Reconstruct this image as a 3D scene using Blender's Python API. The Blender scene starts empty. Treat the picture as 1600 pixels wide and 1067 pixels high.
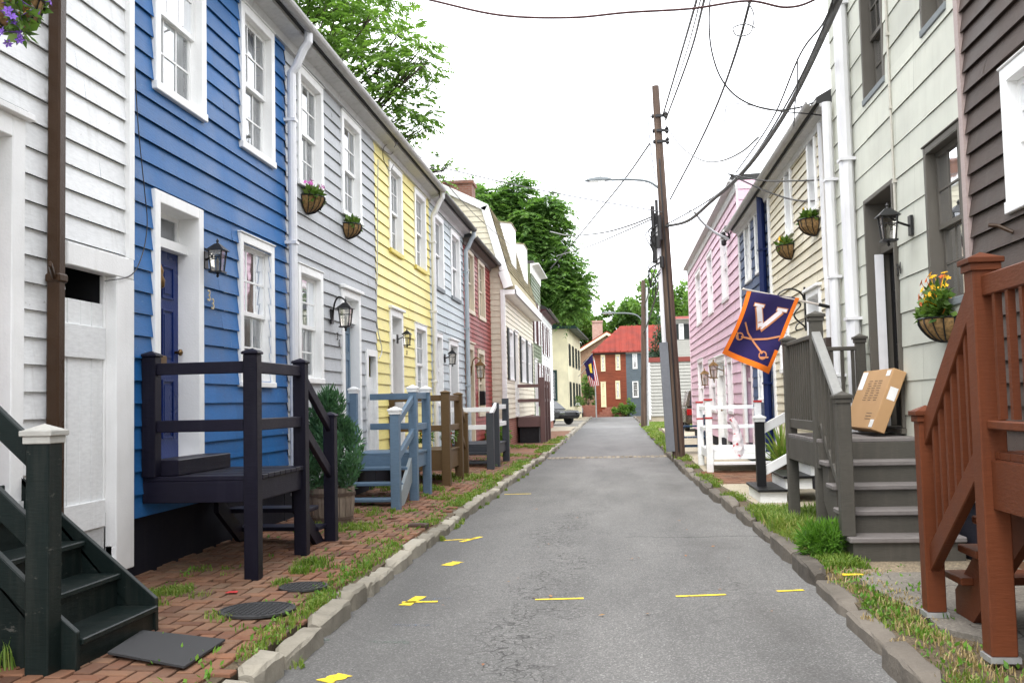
import bpy, bmesh, math, random
import numpy as np
from mathutils import Vector, Matrix
random.seed(7); rng = np.random.default_rng(7)
rad = math.radians
SC = bpy.context.scene
COL = SC.collection
# ------------------------------------------------------------------ camera
FPX = 1556.0
YAW, PITCH, ROLL, CAMH = 5.9, 3.5, 1.3, 1.5
_y, _p, _r = rad(YAW), rad(PITCH), rad(ROLL)
F_ = Vector((-math.sin(_y)*math.cos(_p), math.cos(_y)*math.cos(_p), math.sin(_p)))
R0 = Vector((math.cos(_y), math.sin(_y), 0)); U0 = R0.cross(F_)
R_ = R0*math.cos(_r) - U0*math.sin(_r); U_ = U0*math.cos(_r) + R0*math.sin(_r)
CAM = Vector((0, 0, CAMH))
cd = bpy.data.cameras.new('camera'); cam = bpy.data.objects.new('camera', cd); COL.objects.link(cam)
cd.sensor_width = 36; cd.lens = FPX/1600*36; cd.clip_start = .05; cd.clip_end = 2000
M3 = Matrix((R_, U_, -F_)).transposed()
cam.matrix_world = Matrix.Translation(CAM) @ M3.to_4x4()
SC.camera = cam
# ------------------------------------------------------------------ world, sun, exposure
SUN_EL, SUN_ROT = rad(58), rad(200)
w = bpy.data.worlds.new('World'); SC.world = w; w.use_nodes = True
nt = w.node_tree; nt.nodes.clear()
out = nt.nodes.new('ShaderNodeOutputWorld'); bg = nt.nodes.new('ShaderNodeBackground')
sky = nt.nodes.new('ShaderNodeTexSky'); sky.sky_type = 'NISHITA'; sky.sun_disc = False
sky.sun_elevation = SUN_EL; sky.sun_rotation = SUN_ROT
mx = nt.nodes.new('ShaderNodeMix'); mx.data_type = 'RGBA'; mx.inputs[0].default_value = .88
tc = nt.nodes.new('ShaderNodeTexCoord'); nz = nt.nodes.new('ShaderNodeTexNoise')
nz.inputs['Scale'].default_value = 2.2; nz.inputs['Detail'].default_value = 5
rp = nt.nodes.new('ShaderNodeValToRGB')
rp.color_ramp.elements[0].color = (8.6, 8.8, 9.2, 1); rp.color_ramp.elements[0].position = .3
rp.color_ramp.elements[1].color = (10.6, 10.6, 10.7, 1); rp.color_ramp.elements[1].position = .7
nt.links.new(tc.outputs['Generated'], nz.inputs['Vector']); nt.links.new(nz.outputs['Fac'], rp.inputs['Fac'])
nt.links.new(sky.outputs[0], mx.inputs[6]); nt.links.new(rp.outputs[0], mx.inputs[7])
nt.links.new(mx.outputs[2], bg.inputs['Color']); bg.inputs['Strength'].default_value = .14
nt.links.new(bg.outputs[0], out.inputs['Surface'])
sl = bpy.data.lights.new('sun', 'SUN'); sl.energy = 1.2; sl.angle = rad(25); sl.color = (1, .96, .9)
so = bpy.data.objects.new('sun', sl); COL.objects.link(so); so.location = (0, -20, 30)
_d = Vector((math.sin(SUN_ROT)*math.cos(SUN_EL), math.cos(SUN_ROT)*math.cos(SUN_EL), math.sin(SUN_EL)))
so.rotation_euler = (-_d).to_track_quat('-Z', 'Y').to_euler()
SC.view_settings.view_transform = 'Standard'; SC.view_settings.look = 'None'
SC.view_settings.gamma = 1; SC.view_settings.use_curve_mapping = False
SC.view_settings.exposure = 1.35
# ------------------------------------------------------------------ helpers
def ray(px, py):
    return (F_ + R_*((px-800)/FPX) - U_*((py-533.5)/FPX)).normalized()
def onplane(px, py, O, N):
    d = ray(px, py); return CAM + d*((Vector(O)-CAM).dot(Vector(N))/d.dot(Vector(N)))
def onX(px, py, X): return onplane(px, py, (X, 0, 0), (1, 0, 0))
def onY(px, py, Y): return onplane(px, py, (0, Y, 0), (0, 1, 0))
def onZ(px, py, Z): return onplane(px, py, (0, 0, Z), (0, 0, 1))
V = Vector
class Fac:
    def __init__(s, O, A, N): s.O, s.A, s.N = V(O), V(A).normalized(), V(N).normalized()
    def P(s, a, d, z): return s.O + s.A*a + s.N*d + V((0, 0, z))
    def pix(s, px, py, d=0):
        p = onplane(px, py, s.O+s.N*d, s.N); return (p-s.O).dot(s.A), p.z
    def rect(s, x0, x1, yt, yb):
        xm = (x0+x1)/2; a0 = s.pix(x0, (yt+yb)/2)[0]; a1 = s.pix(x1, (yt+yb)/2)[0]
        if a0 > a1: a0, a1 = a1, a0
        return a0, a1, s.pix(xm, yb)[1], s.pix(xm, yt)[1]
def worldloc(o):
    l = V(o.location); 
    while o.parent is not None: o = o.parent; l = l + V(o.location)
    return l
def tag(o, label=None, cat=None, group=None, kind=None):
    if label: o['label'] = label
    if cat: o['category'] = cat
    if group: o['group'] = group
    if kind: o['kind'] = kind
    return o
def thing(name, label, cat, loc, group=None):
    o = bpy.data.objects.new(name, None); COL.objects.link(o); o.location = loc; o.empty_display_size = .1
    return tag(o, label, cat, group)
class MB:
    def __init__(s): s.v = []; s.f = []
    def add(s, vs, fs):
        n = len(s.v); s.v += [tuple(v) for v in vs]; s.f += [tuple(i+n for i in f) for f in fs]; return s
    def quad(s, a, b, c, d): return s.add([a, b, c, d], [(0, 1, 2, 3)])
    def hexa(s, p):
        return s.add(p, [(0, 3, 2, 1), (4, 5, 6, 7), (0, 1, 5, 4), (1, 2, 6, 5), (2, 3, 7, 6), (3, 0, 4, 7)])
    def box(s, x0, x1, y0, y1, z0, z1):
        return s.hexa([(x0,y0,z0),(x1,y0,z0),(x1,y1,z0),(x0,y1,z0),(x0,y0,z1),(x1,y0,z1),(x1,y1,z1),(x0,y1,z1)])
    def fbox(s, f, a0, a1, d0, d1, z0, z1):
        P = f.P; return s.hexa([P(a0,d0,z0),P(a1,d0,z0),P(a1,d1,z0),P(a0,d1,z0),P(a0,d0,z1),P(a1,d0,z1),P(a1,d1,z1),P(a0,d1,z1)])
    def bar(s, p, q, wd, h, up=(0, 0, 1)):
        p, q = V(p), V(q); d = (q-p).normalized(); sd = d.cross(V(up))
        if sd.length < 1e-4: sd = V((1, 0, 0))
        sd = sd.normalized()*wd/2; u = sd.cross(d).normalized()*h/2
        return s.hexa([p-sd-u, p+sd-u, q+sd-u, q-sd-u, p-sd+u, p+sd+u, q+sd+u, q-sd+u])
    def prism(s, poly, ext):   # poly list of points, ext vector
        n = len(poly); ext = V(ext); vs = [V(p) for p in poly]+[V(p)+ext for p in poly]
        fs = [tuple(range(n-1, -1, -1)), tuple(range(n, 2*n))]+[(i, (i+1) % n, n+(i+1) % n, n+i) for i in range(n)]
        return s.add(vs, fs)
    def tube(s, pts, r, n=8, cap=True):
        pts = [V(p) for p in pts]; rr = r if isinstance(r, (list, tuple)) else [r]*len(pts)
        vs = []; 
        ref = V((0, 0, 1)); d0 = (pts[1]-pts[0]).normalized()
        if abs(d0.z) > .9: ref = V((1, 0, 0))
        u = d0.cross(ref).normalized()
        for i, p in enumerate(pts):
            if i == 0: d = pts[1]-p
            elif i == len(pts)-1: d = p-pts[i-1]
            else: d = pts[i+1]-pts[i-1]
            d = d.normalized(); u = (u-d*u.dot(d)).normalized(); v2 = d.cross(u)
            for k in range(n):
                t = 2*math.pi*k/n; vs.append(p+(u*math.cos(t)+v2*math.sin(t))*rr[i])
        fs = []
        for i in range(len(pts)-1):
            for k in range(n):
                a = i*n+k; b = i*n+(k+1) % n; fs.append((a, b, b+n, a+n))
        if cap: fs.append(tuple(range(n-1, -1, -1))); fs.append(tuple(range((len(pts)-1)*n, len(pts)*n)))
        return s.add(vs, fs)
    def lathe(s, c, prof, n=14, a0=0, a1=2*math.pi):
        full = abs(a1-a0-2*math.pi) < 1e-6; m = n if full else n+1; c = V(c); vs = []
        for r, z in prof:
            for k in range(m):
                t = a0+(a1-a0)*k/n; vs.append(c+V((r*math.cos(t), r*math.sin(t), z)))
        fs = []
        for i in range(len(prof)-1):
            for k in range(n):
                a = i*m+k; b = i*m+((k+1) % m); fs.append((a, b, b+m, a+m))
        if full and prof[-1][0] > 1e-4: fs.append(tuple(range((len(prof)-1)*m, len(prof)*m)))
        if full and prof[0][0] > 1e-4: fs.append(tuple(range(m-1, -1, -1)))
        return s.add(vs, fs)
    def build(s, name, mat, parent=None, bevel=0, smooth=False, org=None):
        me = bpy.data.meshes.new(name); o = bpy.data.objects.new(name, me); COL.objects.link(o)
        if parent is not None: base = worldloc(parent); o.parent = parent
        else:
            if org is None:
                a = np.array(s.v); org = ((a[:,0].min()+a[:,0].max())/2, (a[:,1].min()+a[:,1].max())/2, a[:,2].min())
            base = V(org); o.location = base
        me.from_pydata([(x-base.x, y-base.y, z-base.z) for x, y, z in s.v], [], s.f)
        bm = bmesh.new(); bm.from_mesh(me); bmesh.ops.recalc_face_normals(bm, faces=bm.faces); bm.to_mesh(me); bm.free()
        if smooth: me.polygons.foreach_set('use_smooth', [True]*len(me.polygons))
        for m in (mat if isinstance(mat, (list, tuple)) else [mat]): me.materials.append(m)
        if bevel:
            b = o.modifiers.new('bevel', 'BEVEL'); b.width = bevel; b.segments = 1; b.limit_method = 'ANGLE'; b.angle_limit = rad(40)
        return o
def npmesh(name, verts, faces, mat, parent=None, org=(0, 0, 0), smooth=False):
    """verts (n,3), faces (m,k) arrays"""
    me = bpy.data.meshes.new(name); o = bpy.data.objects.new(name, me); COL.objects.link(o)
    if parent is not None: base = worldloc(parent); o.parent = parent
    else: base = V(org); o.location = base
    vs = (np.asarray(verts)-np.array(base)).astype(np.float32); fs = np.asarray(faces, dtype=np.int32); k = fs.shape[1]
    me.vertices.add(len(vs)); me.vertices.foreach_set('co', vs.ravel())
    me.loops.add(fs.size); me.loops.foreach_set('vertex_index', fs.ravel())
    me.polygons.add(len(fs)); me.polygons.foreach_set('loop_start', np.arange(0, fs.size, k, dtype=np.int32))
    try: me.polygons.foreach_set('loop_total', np.full(len(fs), k, dtype=np.int32))
    except Exception: pass
    me.update(calc_edges=True); me.validate()
    for m in (mat if isinstance(mat, (list, tuple)) else [mat]): me.materials.append(m)
    return o
def copy_tree(o, parent=None):
    c = o.copy(); COL.objects.link(c)
    if parent is not None: c.parent = parent
    for ch in list(o.children): copy_tree(ch, c)
    return c
def spline(pts, k=8):
    pts = [V(p) for p in pts]; 
    if len(pts) < 3: return pts
    P = [pts[0]*2-pts[1]]+pts+[pts[-1]*2-pts[-2]]; o = []
    for i in range(1, len(P)-2):
        for j in range(k):
            t = j/k; a, b, c, d = P[i-1], P[i], P[i+1], P[i+2]
            o.append(.5*((2*b)+(c-a)*t+(2*a-5*b+4*c-d)*t*t+(3*b-a-3*c+d)*t**3))
    return o+[pts[-1]]
# ------------------------------------------------------------------ materials
def srgb(r, g, b):
    f = lambda c: c/12.92 if c <= .04045 else ((c+.055)/1.055)**2.4
    return (f(r/255), f(g/255), f(b/255))
class NT:
    def __init__(s, name):
        s.m = bpy.data.materials.new(name); s.m.use_nodes = True; s.t = s.m.node_tree; s.t.nodes.clear()
        s.out = s.n('ShaderNodeOutputMaterial')
    def n(s, ty, ins=None, **kw):
        nd = s.t.nodes.new(ty)
        for k, v in kw.items(): setattr(nd, k, v)
        for k, v in (ins or {}).items(): s.set(nd, k, v)
        return nd
    def set(s, nd, k, v):
        i = nd.inputs[k]
        if hasattr(v, 'is_linked') or isinstance(v, bpy.types.NodeSocket): s.t.links.new(v, i)
        else: i.default_value = v
    def pos(s): return s.n('ShaderNodeNewGeometry').outputs['Position']
    def obj(s): return s.n('ShaderNodeTexCoord').outputs['Object']
    def island(s): return s.n('ShaderNodeNewGeometry').outputs['Random Per Island']
    def noise(s, vec, scale, detail=3, rough=.55, st=None):
        if st: vec = s.n('ShaderNodeMapping', {'Vector': vec, 'Scale': st}).outputs[0]
        return s.n('ShaderNodeTexNoise', {'Vector': vec, 'Scale': scale, 'Detail': detail, 'Roughness': rough}).outputs['Fac']
    def ramp(s, fac, els):
        r = s.n('ShaderNodeValToRGB', {'Fac': fac}); e = r.color_ramp.elements
        while len(e) < len(els): e.new(.5)
        for i, (p, c) in enumerate(els):
            e[i].position = p; e[i].color = (c if isinstance(c, tuple) else (c, c, c))+(1,)
        return r.outputs['Color']
    def mix(s, f, a, b, mode='MIX'):
        m = s.n('ShaderNodeMix', data_type='RGBA', blend_type=mode)
        for i, v in ((0, f), (6, a), (7, b)):
            if isinstance(v, tuple) and len(v) == 3: v = v+(1,)
            s.set(m, i, v)
        return m.outputs[2]
    def math(s, op, a, b=0, c=0, clamp=False):
        m = s.n('ShaderNodeMath', operation=op, use_clamp=clamp)
        for i, v in enumerate((a, b, c)): s.set(m, i, v)
        return m.outputs[0]
    def mr(s, v, a, b, c=0, d=1):
        return s.n('ShaderNodeMapRange', {'Value': v, 'From Min': a, 'From Max': b, 'To Min': c, 'To Max': d}).outputs[0]
    def bump(s, h, st, dist=.01):
        return s.n('ShaderNodeBump', {'Height': h, 'Strength': st, 'Distance': dist}).outputs[0]
    def pbr(s, col, rough=.6, normal=None, metal=0, spec=.5, **kw):
        b = s.n('ShaderNodeBsdfPrincipled')
        if isinstance(col, tuple): col = col[:3]+(1,)
        s.set(b, 'Base Color', col); s.set(b, 'Roughness', rough); s.set(b, 'Metallic', metal); s.set(b, 'Specular IOR Level', spec)
        if normal is not None: s.set(b, 'Normal', normal)
        for k, v in kw.items(): s.set(b, k.replace('_', ' '), v)
        s.t.links.new(b.outputs[0], s.out.inputs[0]); return s.m
CACHE = {}
def paint(name, c, rough=.5, var=.1, dirt=.25, dirtc=None, wear=0, wearc=(.3, .28, .25), grain=1):
    if name in CACHE: return CACHE[name]
    t = NT(name); p = t.pos()
    n1 = t.noise(p, 1.3, 4); n2 = t.noise(p, 2.2, 5, .65, (5, 5, .5)); isl = t.island()
    gg_ = t.noise(p, 26, 4, .6, (.5, .5, 2.)) if grain else n1
    k = t.math('ADD', t.math('ADD', t.mr(n1, .3, .7, 1-var, 1+var*.4), t.mr(isl, 0, 1, -var*.9, var*.5)), t.mr(gg_, .3, .7, -.07, .07))
    col = t.mix(1, c, t.n('ShaderNodeCombineXYZ', {'X': k, 'Y': k, 'Z': k}).outputs[0], 'MULTIPLY')
    dc = dirtc or tuple(x*.45+.02 for x in c)
    col = t.mix(t.mr(n2, .52, .78, 0, dirt), col, dc)
    if wear:
        n3 = t.noise(p, 7, 6, .7, (1.2, 1.2, 3)); col = t.mix(t.mr(n3, .66-wear*.1, .7, 0, 1), col, wearc)
    g = t.noise(p, 40, 4, .6, (.35, .35, 2.2)) if grain else t.noise(p, 60, 3)
    CACHE[name] = t.pbr(col, t.mr(n1, .3, .7, rough-.08, rough+.12), t.bump(g, .4, .005), spec=(.4 if max(c) > .4 else .2)); return CACHE[name]
def plain(name, c, rough=.5, metal=0, var=.12, scale=8, spec=.5):
    if name in CACHE: return CACHE[name]
    t = NT(name); n1 = t.noise(t.pos(), scale, 4)
    k = t.mr(n1, .3, .7, 1-var, 1+var); col = t.mix(1, c, t.n('ShaderNodeCombineXYZ', {'X': k, 'Y': k, 'Z': k}).outputs[0], 'MULTIPLY')
    CACHE[name] = t.pbr(col, t.mr(n1, .3, .7, max(0, rough-.1), min(1, rough+.1)), metal=metal, spec=spec); return CACHE[name]
def leafmat(name, c0, c1, c2, trans=.35, var=1.):
    t = NT(name); isl = t.island(); n = t.noise(t.pos(), .55, 2)
    f = t.math('ADD', t.math('MULTIPLY', isl, .65), t.mr(n, .3, .7, 0, .4))
    col = t.ramp(f, [(.05, c0), (.5, c1), (1, c2)])
    b = t.n('ShaderNodeBsdfPrincipled'); t.set(b, 'Base Color', col); t.set(b, 'Roughness', .5); t.set(b, 'Specular IOR Level', .3)
    tr = t.n('ShaderNodeBsdfTranslucent', {'Color': t.mix(1, col, (1.15, 1.3, .6), 'MULTIPLY')})
    m = t.n('ShaderNodeMixShader', {0: trans}); t.t.links.new(b.outputs[0], m.inputs[1]); t.t.links.new(tr.outputs[0], m.inputs[2])
    t.t.links.new(m.outputs[0], t.out.inputs[0]); return t.m
def glassmat(name, tint=(.85, .88, .88), base=.2):
    t = NT(name)
    lw = t.n('ShaderNodeLayerWeight', {'Blend': .5}).outputs['Fresnel']
    nn = t.noise(t.pos(), 2.5, 2); bmp = t.bump(nn, .06, .02)
    g = t.n('ShaderNodeBsdfGlossy', {'Color': (.95, .97, 1, 1), 'Roughness': .03, 'Normal': bmp}); tr = t.n('ShaderNodeBsdfTransparent', {'Color': tint+(1,)})
    m = t.n('ShaderNodeMixShader', {0: t.mr(lw, 0, 1, base, .95)}); t.t.links.new(tr.outputs[0], m.inputs[1]); t.t.links.new(g.outputs[0], m.inputs[2])
    t.t.links.new(m.outputs[0], t.out.inputs[0]); return t.m
def brickmat(name, c1, c2, mort, scale=1., w=.2, h=.07):
    t = NT(name); tcn = t.n('ShaderNodeNewGeometry'); sp = t.n('ShaderNodeSeparateXYZ', {0: tcn.outputs['Position']})
    v = t.n('ShaderNodeCombineXYZ', {'X': t.math('ADD', sp.outputs[0], sp.outputs[1]), 'Y': sp.outputs[2]}).outputs[0]
    b = t.n('ShaderNodeTexBrick', {'Vector': v, 'Color1': c1+(1,), 'Color2': c2+(1,), 'Mortar': mort+(1,), 'Scale': 1., 'Mortar Size': .006, 'Brick Width': w, 'Row Height': h, 'Bias': 0.})
    n = t.noise(tcn.outputs['Position'], 5, 4); col = t.mix(t.mr(n, .4, .75, 0, .4), b.outputs['Color'], tuple(x*.5 for x in c1))
    return t.pbr(col, .85, t.bump(b.outputs['Fac'], -.4, .006))
WHITE = paint('white_paint', (.82, .83, .83), .45, .06, .22, (.42, .41, .38))
TRIM = paint('white_trim', (.85, .85, .84), .4, .05, .18, (.45, .44, .4), grain=0)
WHITESID = paint('white_siding', (.83, .84, .84), .5, .09, .4, (.45, .44, .41), wear=.03, wearc=(.42, .41, .38))
BLUE = paint('blue_siding', (.02, .125, .345), .45, .14, .3, wear=.02, wearc=(.1, .2, .36))
GREYS = paint('grey_siding', (.46, .475, .495), .55, .1, .35, (.26, .26, .26), wear=.1, wearc=(.33, .32, .3))
YELLOW = paint('yellow_siding', (.85, .74, .28), .5, .06, .15, (.6, .5, .2))
PALE = paint('pale_blue_siding', (.47, .53, .55), .5, .06, .2)
REDS = paint('red_siding', (.28, .045, .038), .5, .14, .2)
CREAM = paint('cream_siding', (.68, .63, .49), .5, .06, .25, (.45, .4, .3))
GREENS = paint('green_siding', (.13, .17, .09), .5, .1, .2)
PINK = paint('pink_siding', (.70, .47, .57), .5, .06, .15)
NAVYS = paint('navy_siding', (.055, .085, .17), .5, .1, .2)
SAGE = paint('sage_panels', (.60, .61, .53), .7, .06, .4, (.43, .42, .36), grain=0)
BROWNS = paint('brown_siding', (.075, .055, .047), .55, .2, .3, (.12, .1, .085))
YCREAM = paint('stucco_cream', (.78, .72, .5), .7, .05, .15, grain=0)
NAVYP = paint('navy_deck_paint', (.008, .007, .017), .45, .3, .2, (.04, .04, .05))
GREENP = paint('dark_green_deck_paint', (.007, .013, .012), .42, .3, .35, (.06, .06, .05), wear=.25, wearc=(.09, .09, .08))
SLATEP = paint('slate_deck_paint', (.12, .185, .26), .45, .12, .2)
BROWNP = paint('brown_deck_paint', (.12, .075, .035), .5, .15, .2)
MAUVEP = paint('mauve_deck_paint', (.14, .085, .08), .5, .15, .2)
DGREYP = paint('dark_grey_deck_paint', (.05, .055, .065), .5, .15, .2)
GREYP = paint('grey_deck_paint', (.075, .07, .06), .5, .12, .3, (.15, .13, .11))
TREADP = paint('worn_grey_tread', (.17, .155, .15), .55, .15, .4, (.1, .09, .08))
RUSTP = paint('rust_deck_paint', (.115, .032, .012), .55, .22, .4, (.06, .024, .016))
BLACKP = paint('black_paint', (.012, .012, .013), .4, .2, .2)
BLUEDOOR = paint('deep_blue_door', (.01, .026, .13), .3, .1, .1, grain=0)
GREYDOOR = paint('grey_blue_door', (.13, .2, .28), .35, .1, .1, grain=0)
BROWNDOOR = paint('brown_door', (.12, .07, .04), .4, .1, .1)
TAUPE = paint('taupe_trim', (.11, .1, .085), .5, .1, .3, grain=0)
TAN = paint('tan_trim', (.6, .53, .4), .5, .08, .2, grain=0)
FOUND = paint('dark_foundation', (.012, .012, .02), .8, .2, .3, (.03, .028, .03))
CHAIRB = paint('blue_chair_paint', (.015, .05, .11), .4, .1, .1)
SOFFIT = paint('grey_soffit', (.56, .56, .56), .6, .1, .4, (.22, .21, .2))
GUTTER = paint('weathered_gutter', (.42, .41, .4), .45, .12, .5, (.16, .15, .14), grain=0)
DARKGUT = paint('dark_gutter', (.07, .065, .06), .45, .12, .4, grain=0)
PIPEW = paint('white_pipe', (.72, .72, .74), .35, .05, .25, (.45, .44, .42), grain=0)
PIPEB = paint('brown_pipe', (.05, .028, .016), .3, .15, .2, (.09, .06, .04), grain=0)
ROOFD = paint('dark_roof', (.06, .06, .06), .9, .25, .4, (.1, .1, .09))
SHINGLE = paint('olive_shingle', (.38, .34, .22), .85, .25, .3, (.12, .11, .07))
ROOM = plain('dark_room', (.012, .012, .014), .9)  # near-black colour standing in for the shade of unlit spaces
CURT = paint('white_curtain', (.86, .86, .84), .8, .08, .1, grain=0)
GLASS = glassmat('window_glass'); GLASSD = glassmat('dark_window_glass', (.45, .5, .5), .2)
LAMPGL = glassmat('lantern_glass', (.85, .82, .75), .1)
IRON = plain('black_iron', (.015, .015, .016), .4, .3)
BRONZE = plain('aged_brass', (.2, .12, .05), .35, .8)
STEEL = plain('galvanised_steel', (.45, .46, .47), .4, .6)
CONCR = None
BRICKR = brickmat('red_brick', (.24, .06, .035), (.3, .1, .06), (.3, .26, .22))
BRICKB = brickmat('brown_brick', (.2, .1, .05), (.26, .15, .08), (.3, .26, .2))
CHIMB = brickmat('chimney_brick', (.16, .065, .045), (.22, .1, .07), (.2, .17, .15))
SHUT = paint('dark_shutter', (.025, .03, .03), .5, .2, .1)
MAROON = paint('maroon_shutter', (.09, .02, .025), .5, .2, .1)
CABLE = plain('black_cable', (.012, .011, .011), .5)
POLEW = None
def mk_wood():
    t = NT('weathered_pole'); p = t.obj(); n = t.noise(p, 6, 5, .65, (3, 3, .15)); n2 = t.noise(p, .4, 2)
    c = t.ramp(n, [(.25, (.03, .018, .012)), (.55, (.1, .065, .045)), (.85, (.2, .14, .1))]); c = t.mix(t.mr(n2, .35, .65, 0, .5), c, (.05, .028, .02))
    return t.pbr(c, .8, t.bump(n, .6, .02))
POLEW = mk_wood()
def mk_barrel():
    t = NT('barrel_oak'); p = t.pos(); n = t.noise(p, 5, 5, .6, (6, 6, .6)); c = t.ramp(n, [(.3, (.12, .09, .07)), (.7, (.28, .22, .17))]); return t.pbr(c, .8, t.bump(n, .4, .01))
BARREL = mk_barrel()
def mk_asphalt():
    t = NT('worn_asphalt'); p = t.pos(); sp = t.n('ShaderNodeSeparateXYZ', {0: p}); X, Y = sp.outputs[0], sp.outputs[1]
    base = t.noise(p, 1.1, 5, .6, (1, .25, 1)); fine = t.noise(p, 140, 3, .7); mid = t.noise(p, 22, 3, .6)
    v = t.n('ShaderNodeTexVoronoi', {'Vector': p, 'Scale': 120.}); spk = t.ramp(v.outputs['Color'], [(.25, .72), (.7, 1.), (.95, 1.9)])
    c = t.ramp(base, [(.3, (.11, .108, .105)), (.5, (.155, .152, .147)), (.7, (.19, .186, .179))])
    c = t.mix(1, c, spk, 'MULTIPLY'); c = t.mix(.5, c, t.mix(1, c, t.ramp(fine, [(.25, .45), (.5, 1.), (.75, 1.6)]), 'MULTIPLY'))
    c = t.mix(t.mr(mid, .5, .75, 0, .3), c, (.07, .068, .066))
    xn = t.math('ADD', X, t.mr(t.noise(p, .6, 3), 0, 1, -.5, .5))
    # darker asphalt toward the left kerb
    c = t.mix(t.mr(xn, -1.75, -.7, .42, 0), c, (.052, .05, .047))
    # brown wheel-track stains
    c = t.mix(t.math('MULTIPLY', t.mr(t.math('ABSOLUTE', t.math('SUBTRACT', xn, .95)), 0, .35, .35, 0), t.mr(t.noise(p, .8, 3), .4, .6)), c, (.065, .06, .056))
    # alligator cracking
    wv = t.n('ShaderNodeVectorMath', {0: p, 1: t.n('ShaderNodeTexNoise', {'Vector': p, 'Scale': 3.}).outputs['Color']}, operation='ADD').outputs[0]
    wv = t.n('ShaderNodeMapping', {'Vector': wv, 'Scale': (1.5, .8, 1)}).outputs[0]
    cr = t.n('ShaderNodeTexVoronoi', {'Vector': wv, 'Scale': 6.5}, feature='DISTANCE_TO_EDGE').outputs['Distance']
    cr2 = t.n('ShaderNodeTexVoronoi', {'Vector': t.n('ShaderNodeMapping', {'Vector': wv, 'Scale': (1.2, .35, 1)}).outputs[0], 'Scale': .55}, feature='DISTANCE_TO_EDGE').outputs['Distance']
    band = t.math('MULTIPLY', t.mr(t.math('ABSOLUTE', t.math('ADD', xn, .62)), .1, .45, 1, 0), t.math('MULTIPLY', t.mr(Y, 3, 5), t.mr(Y, 13, 17, 1, 0)))
    band = t.math('MULTIPLY', band, t.mr(t.noise(p, 1.7, 3), .34, .5))
    k = t.math('MULTIPLY', t.mr(cr, .01, .06, 1, 0), band); k2 = t.math('MULTIPLY', t.mr(cr2, .001, .006, .5, 0), t.mr(t.noise(p, .7, 3), .42, .55))
    kk = t.math('MAXIMUM', k, k2); c = t.mix(t.math('MULTIPLY', kk, .8), c, (.022, .021, .02))
    sm = t.math('MULTIPLY', t.mr(t.math('ABSOLUTE', t.math('ADD', t.math('SUBTRACT', Y, 11.1), t.mr(t.noise(p, 1.2, 4), 0, 1, -.35, .35))), .008, .03, .6, 0), t.mr(X, -.2, .3)); c = t.mix(sm, c, (.03, .029, .028))
    # resurfaced lengths of road farther on
    c = t.mix(t.math('MULTIPLY', t.math('GREATER_THAN', Y, 26.9), .35), c, (.12, .12, .125))
    c = t.mix(t.math('MULTIPLY', t.math('GREATER_THAN', Y, 55), .4), c, (.2, .2, .2))
    h = t.math('SUBTRACT', t.math('ADD', fine, t.math('MULTIPLY', v.outputs['Distance'], .6)), t.math('MULTIPLY', kk, 2.))
    return t.pbr(c, .82, t.bump(h, .5, .006), spec=.35)
ASPH = mk_asphalt()
def mk_conc(name, c, agg=.3, stain=(.1, .09, .075), sc=1.):
    t = NT(name); p = t.pos(); a = t.noise(p, .9*sc, 5, .6); f = t.noise(p, 130, 3, .7); v = t.n('ShaderNodeTexVoronoi', {'Vector': p, 'Scale': 70.})
    col = t.mix(t.mr(a, .35, .7, 0, .65), c, stain); col = t.mix(agg, col, t.mix(1, col, t.ramp(v.outputs['Color'], [(.2, .5), (.6, 1.), (.95, 2.)]), 'MULTIPLY'))
    cr = t.n('ShaderNodeTexVoronoi', {'Vector': t.n('ShaderNodeVectorMath', {0: p, 1: t.n('ShaderNodeTexNoise', {'Vector': p, 'Scale': 2.}).outputs['Color']}, operation='ADD').outputs[0], 'Scale': .8}, feature='DISTANCE_TO_EDGE').outputs['Distance']
    col = t.mix(t.mr(cr, .002, .008, .8, 0), col, (.03, .027, .024))
    return t.pbr(col, .85, t.bump(f, .5, .005), spec=.3)
CONCG = mk_conc('aggregate_concrete', (.2, .182, .155), .35, (.11, .1, .088)); CONCB = mk_conc('beige_concrete', (.42, .37, .28), .3, (.27, .23, .17))
DIRT = mk_conc('dirt', (.13, .095, .06), .5, (.07, .055, .035), 3.)
LAWN = mk_conc('lawn_soil', (.06, .085, .025), .3, (.05, .06, .02), 2.)
def mk_paver():
    t = NT('sidewalk_brick'); p = t.pos(); isl = t.island(); n = t.noise(p, .9, 5, .6); f = t.noise(p, 60, 4, .6); m = t.noise(p, 9, 4, .6)
    c = t.ramp(isl, [(0, (.11, .05, .03)), (.35, (.19, .085, .048)), (.7, (.235, .11, .06)), (1, (.18, .105, .065))])
    c = t.mix(t.mr(m, .45, .8, 0, .5), c, (.13, .085, .062)); c = t.mix(t.mr(n, .45, .7, 0, .55), c, (.17, .13, .09))
    return t.pbr(c, .85, t.bump(f, .5, .004), spec=.3)
PAVER = mk_paver()
def mk_stone(name, c0, c1):
    t = NT(name); p = t.pos(); isl = t.island(); n = t.noise(p, 6, 6, .65); f = t.noise(p, 50, 4)
    c = t.ramp(t.math('ADD', t.math('MULTIPLY', isl, .6), t.math('MULTIPLY', n, .55)), [(.25, c0), (.75, c1)]); m = t.noise(p, 1.5, 4)
    c = t.mix(t.mr(m, .5, .7, 0, .5), c, tuple(x*.45 for x in c0)); return t.pbr(c, .85, t.bump(t.math('ADD', n, t.math('MULTIPLY', f, .3)), .7, .02), spec=.3)
GRANITE = mk_stone('kerb_granite', (.15, .135, .105), (.36, .33, .27)); DARKST = mk_stone('dark_kerb_stone', (.07, .06, .05), (.2, .175, .145)); COBBLE = mk_stone('cobble', (.12, .1, .08), (.3, .26, .2))
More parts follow.
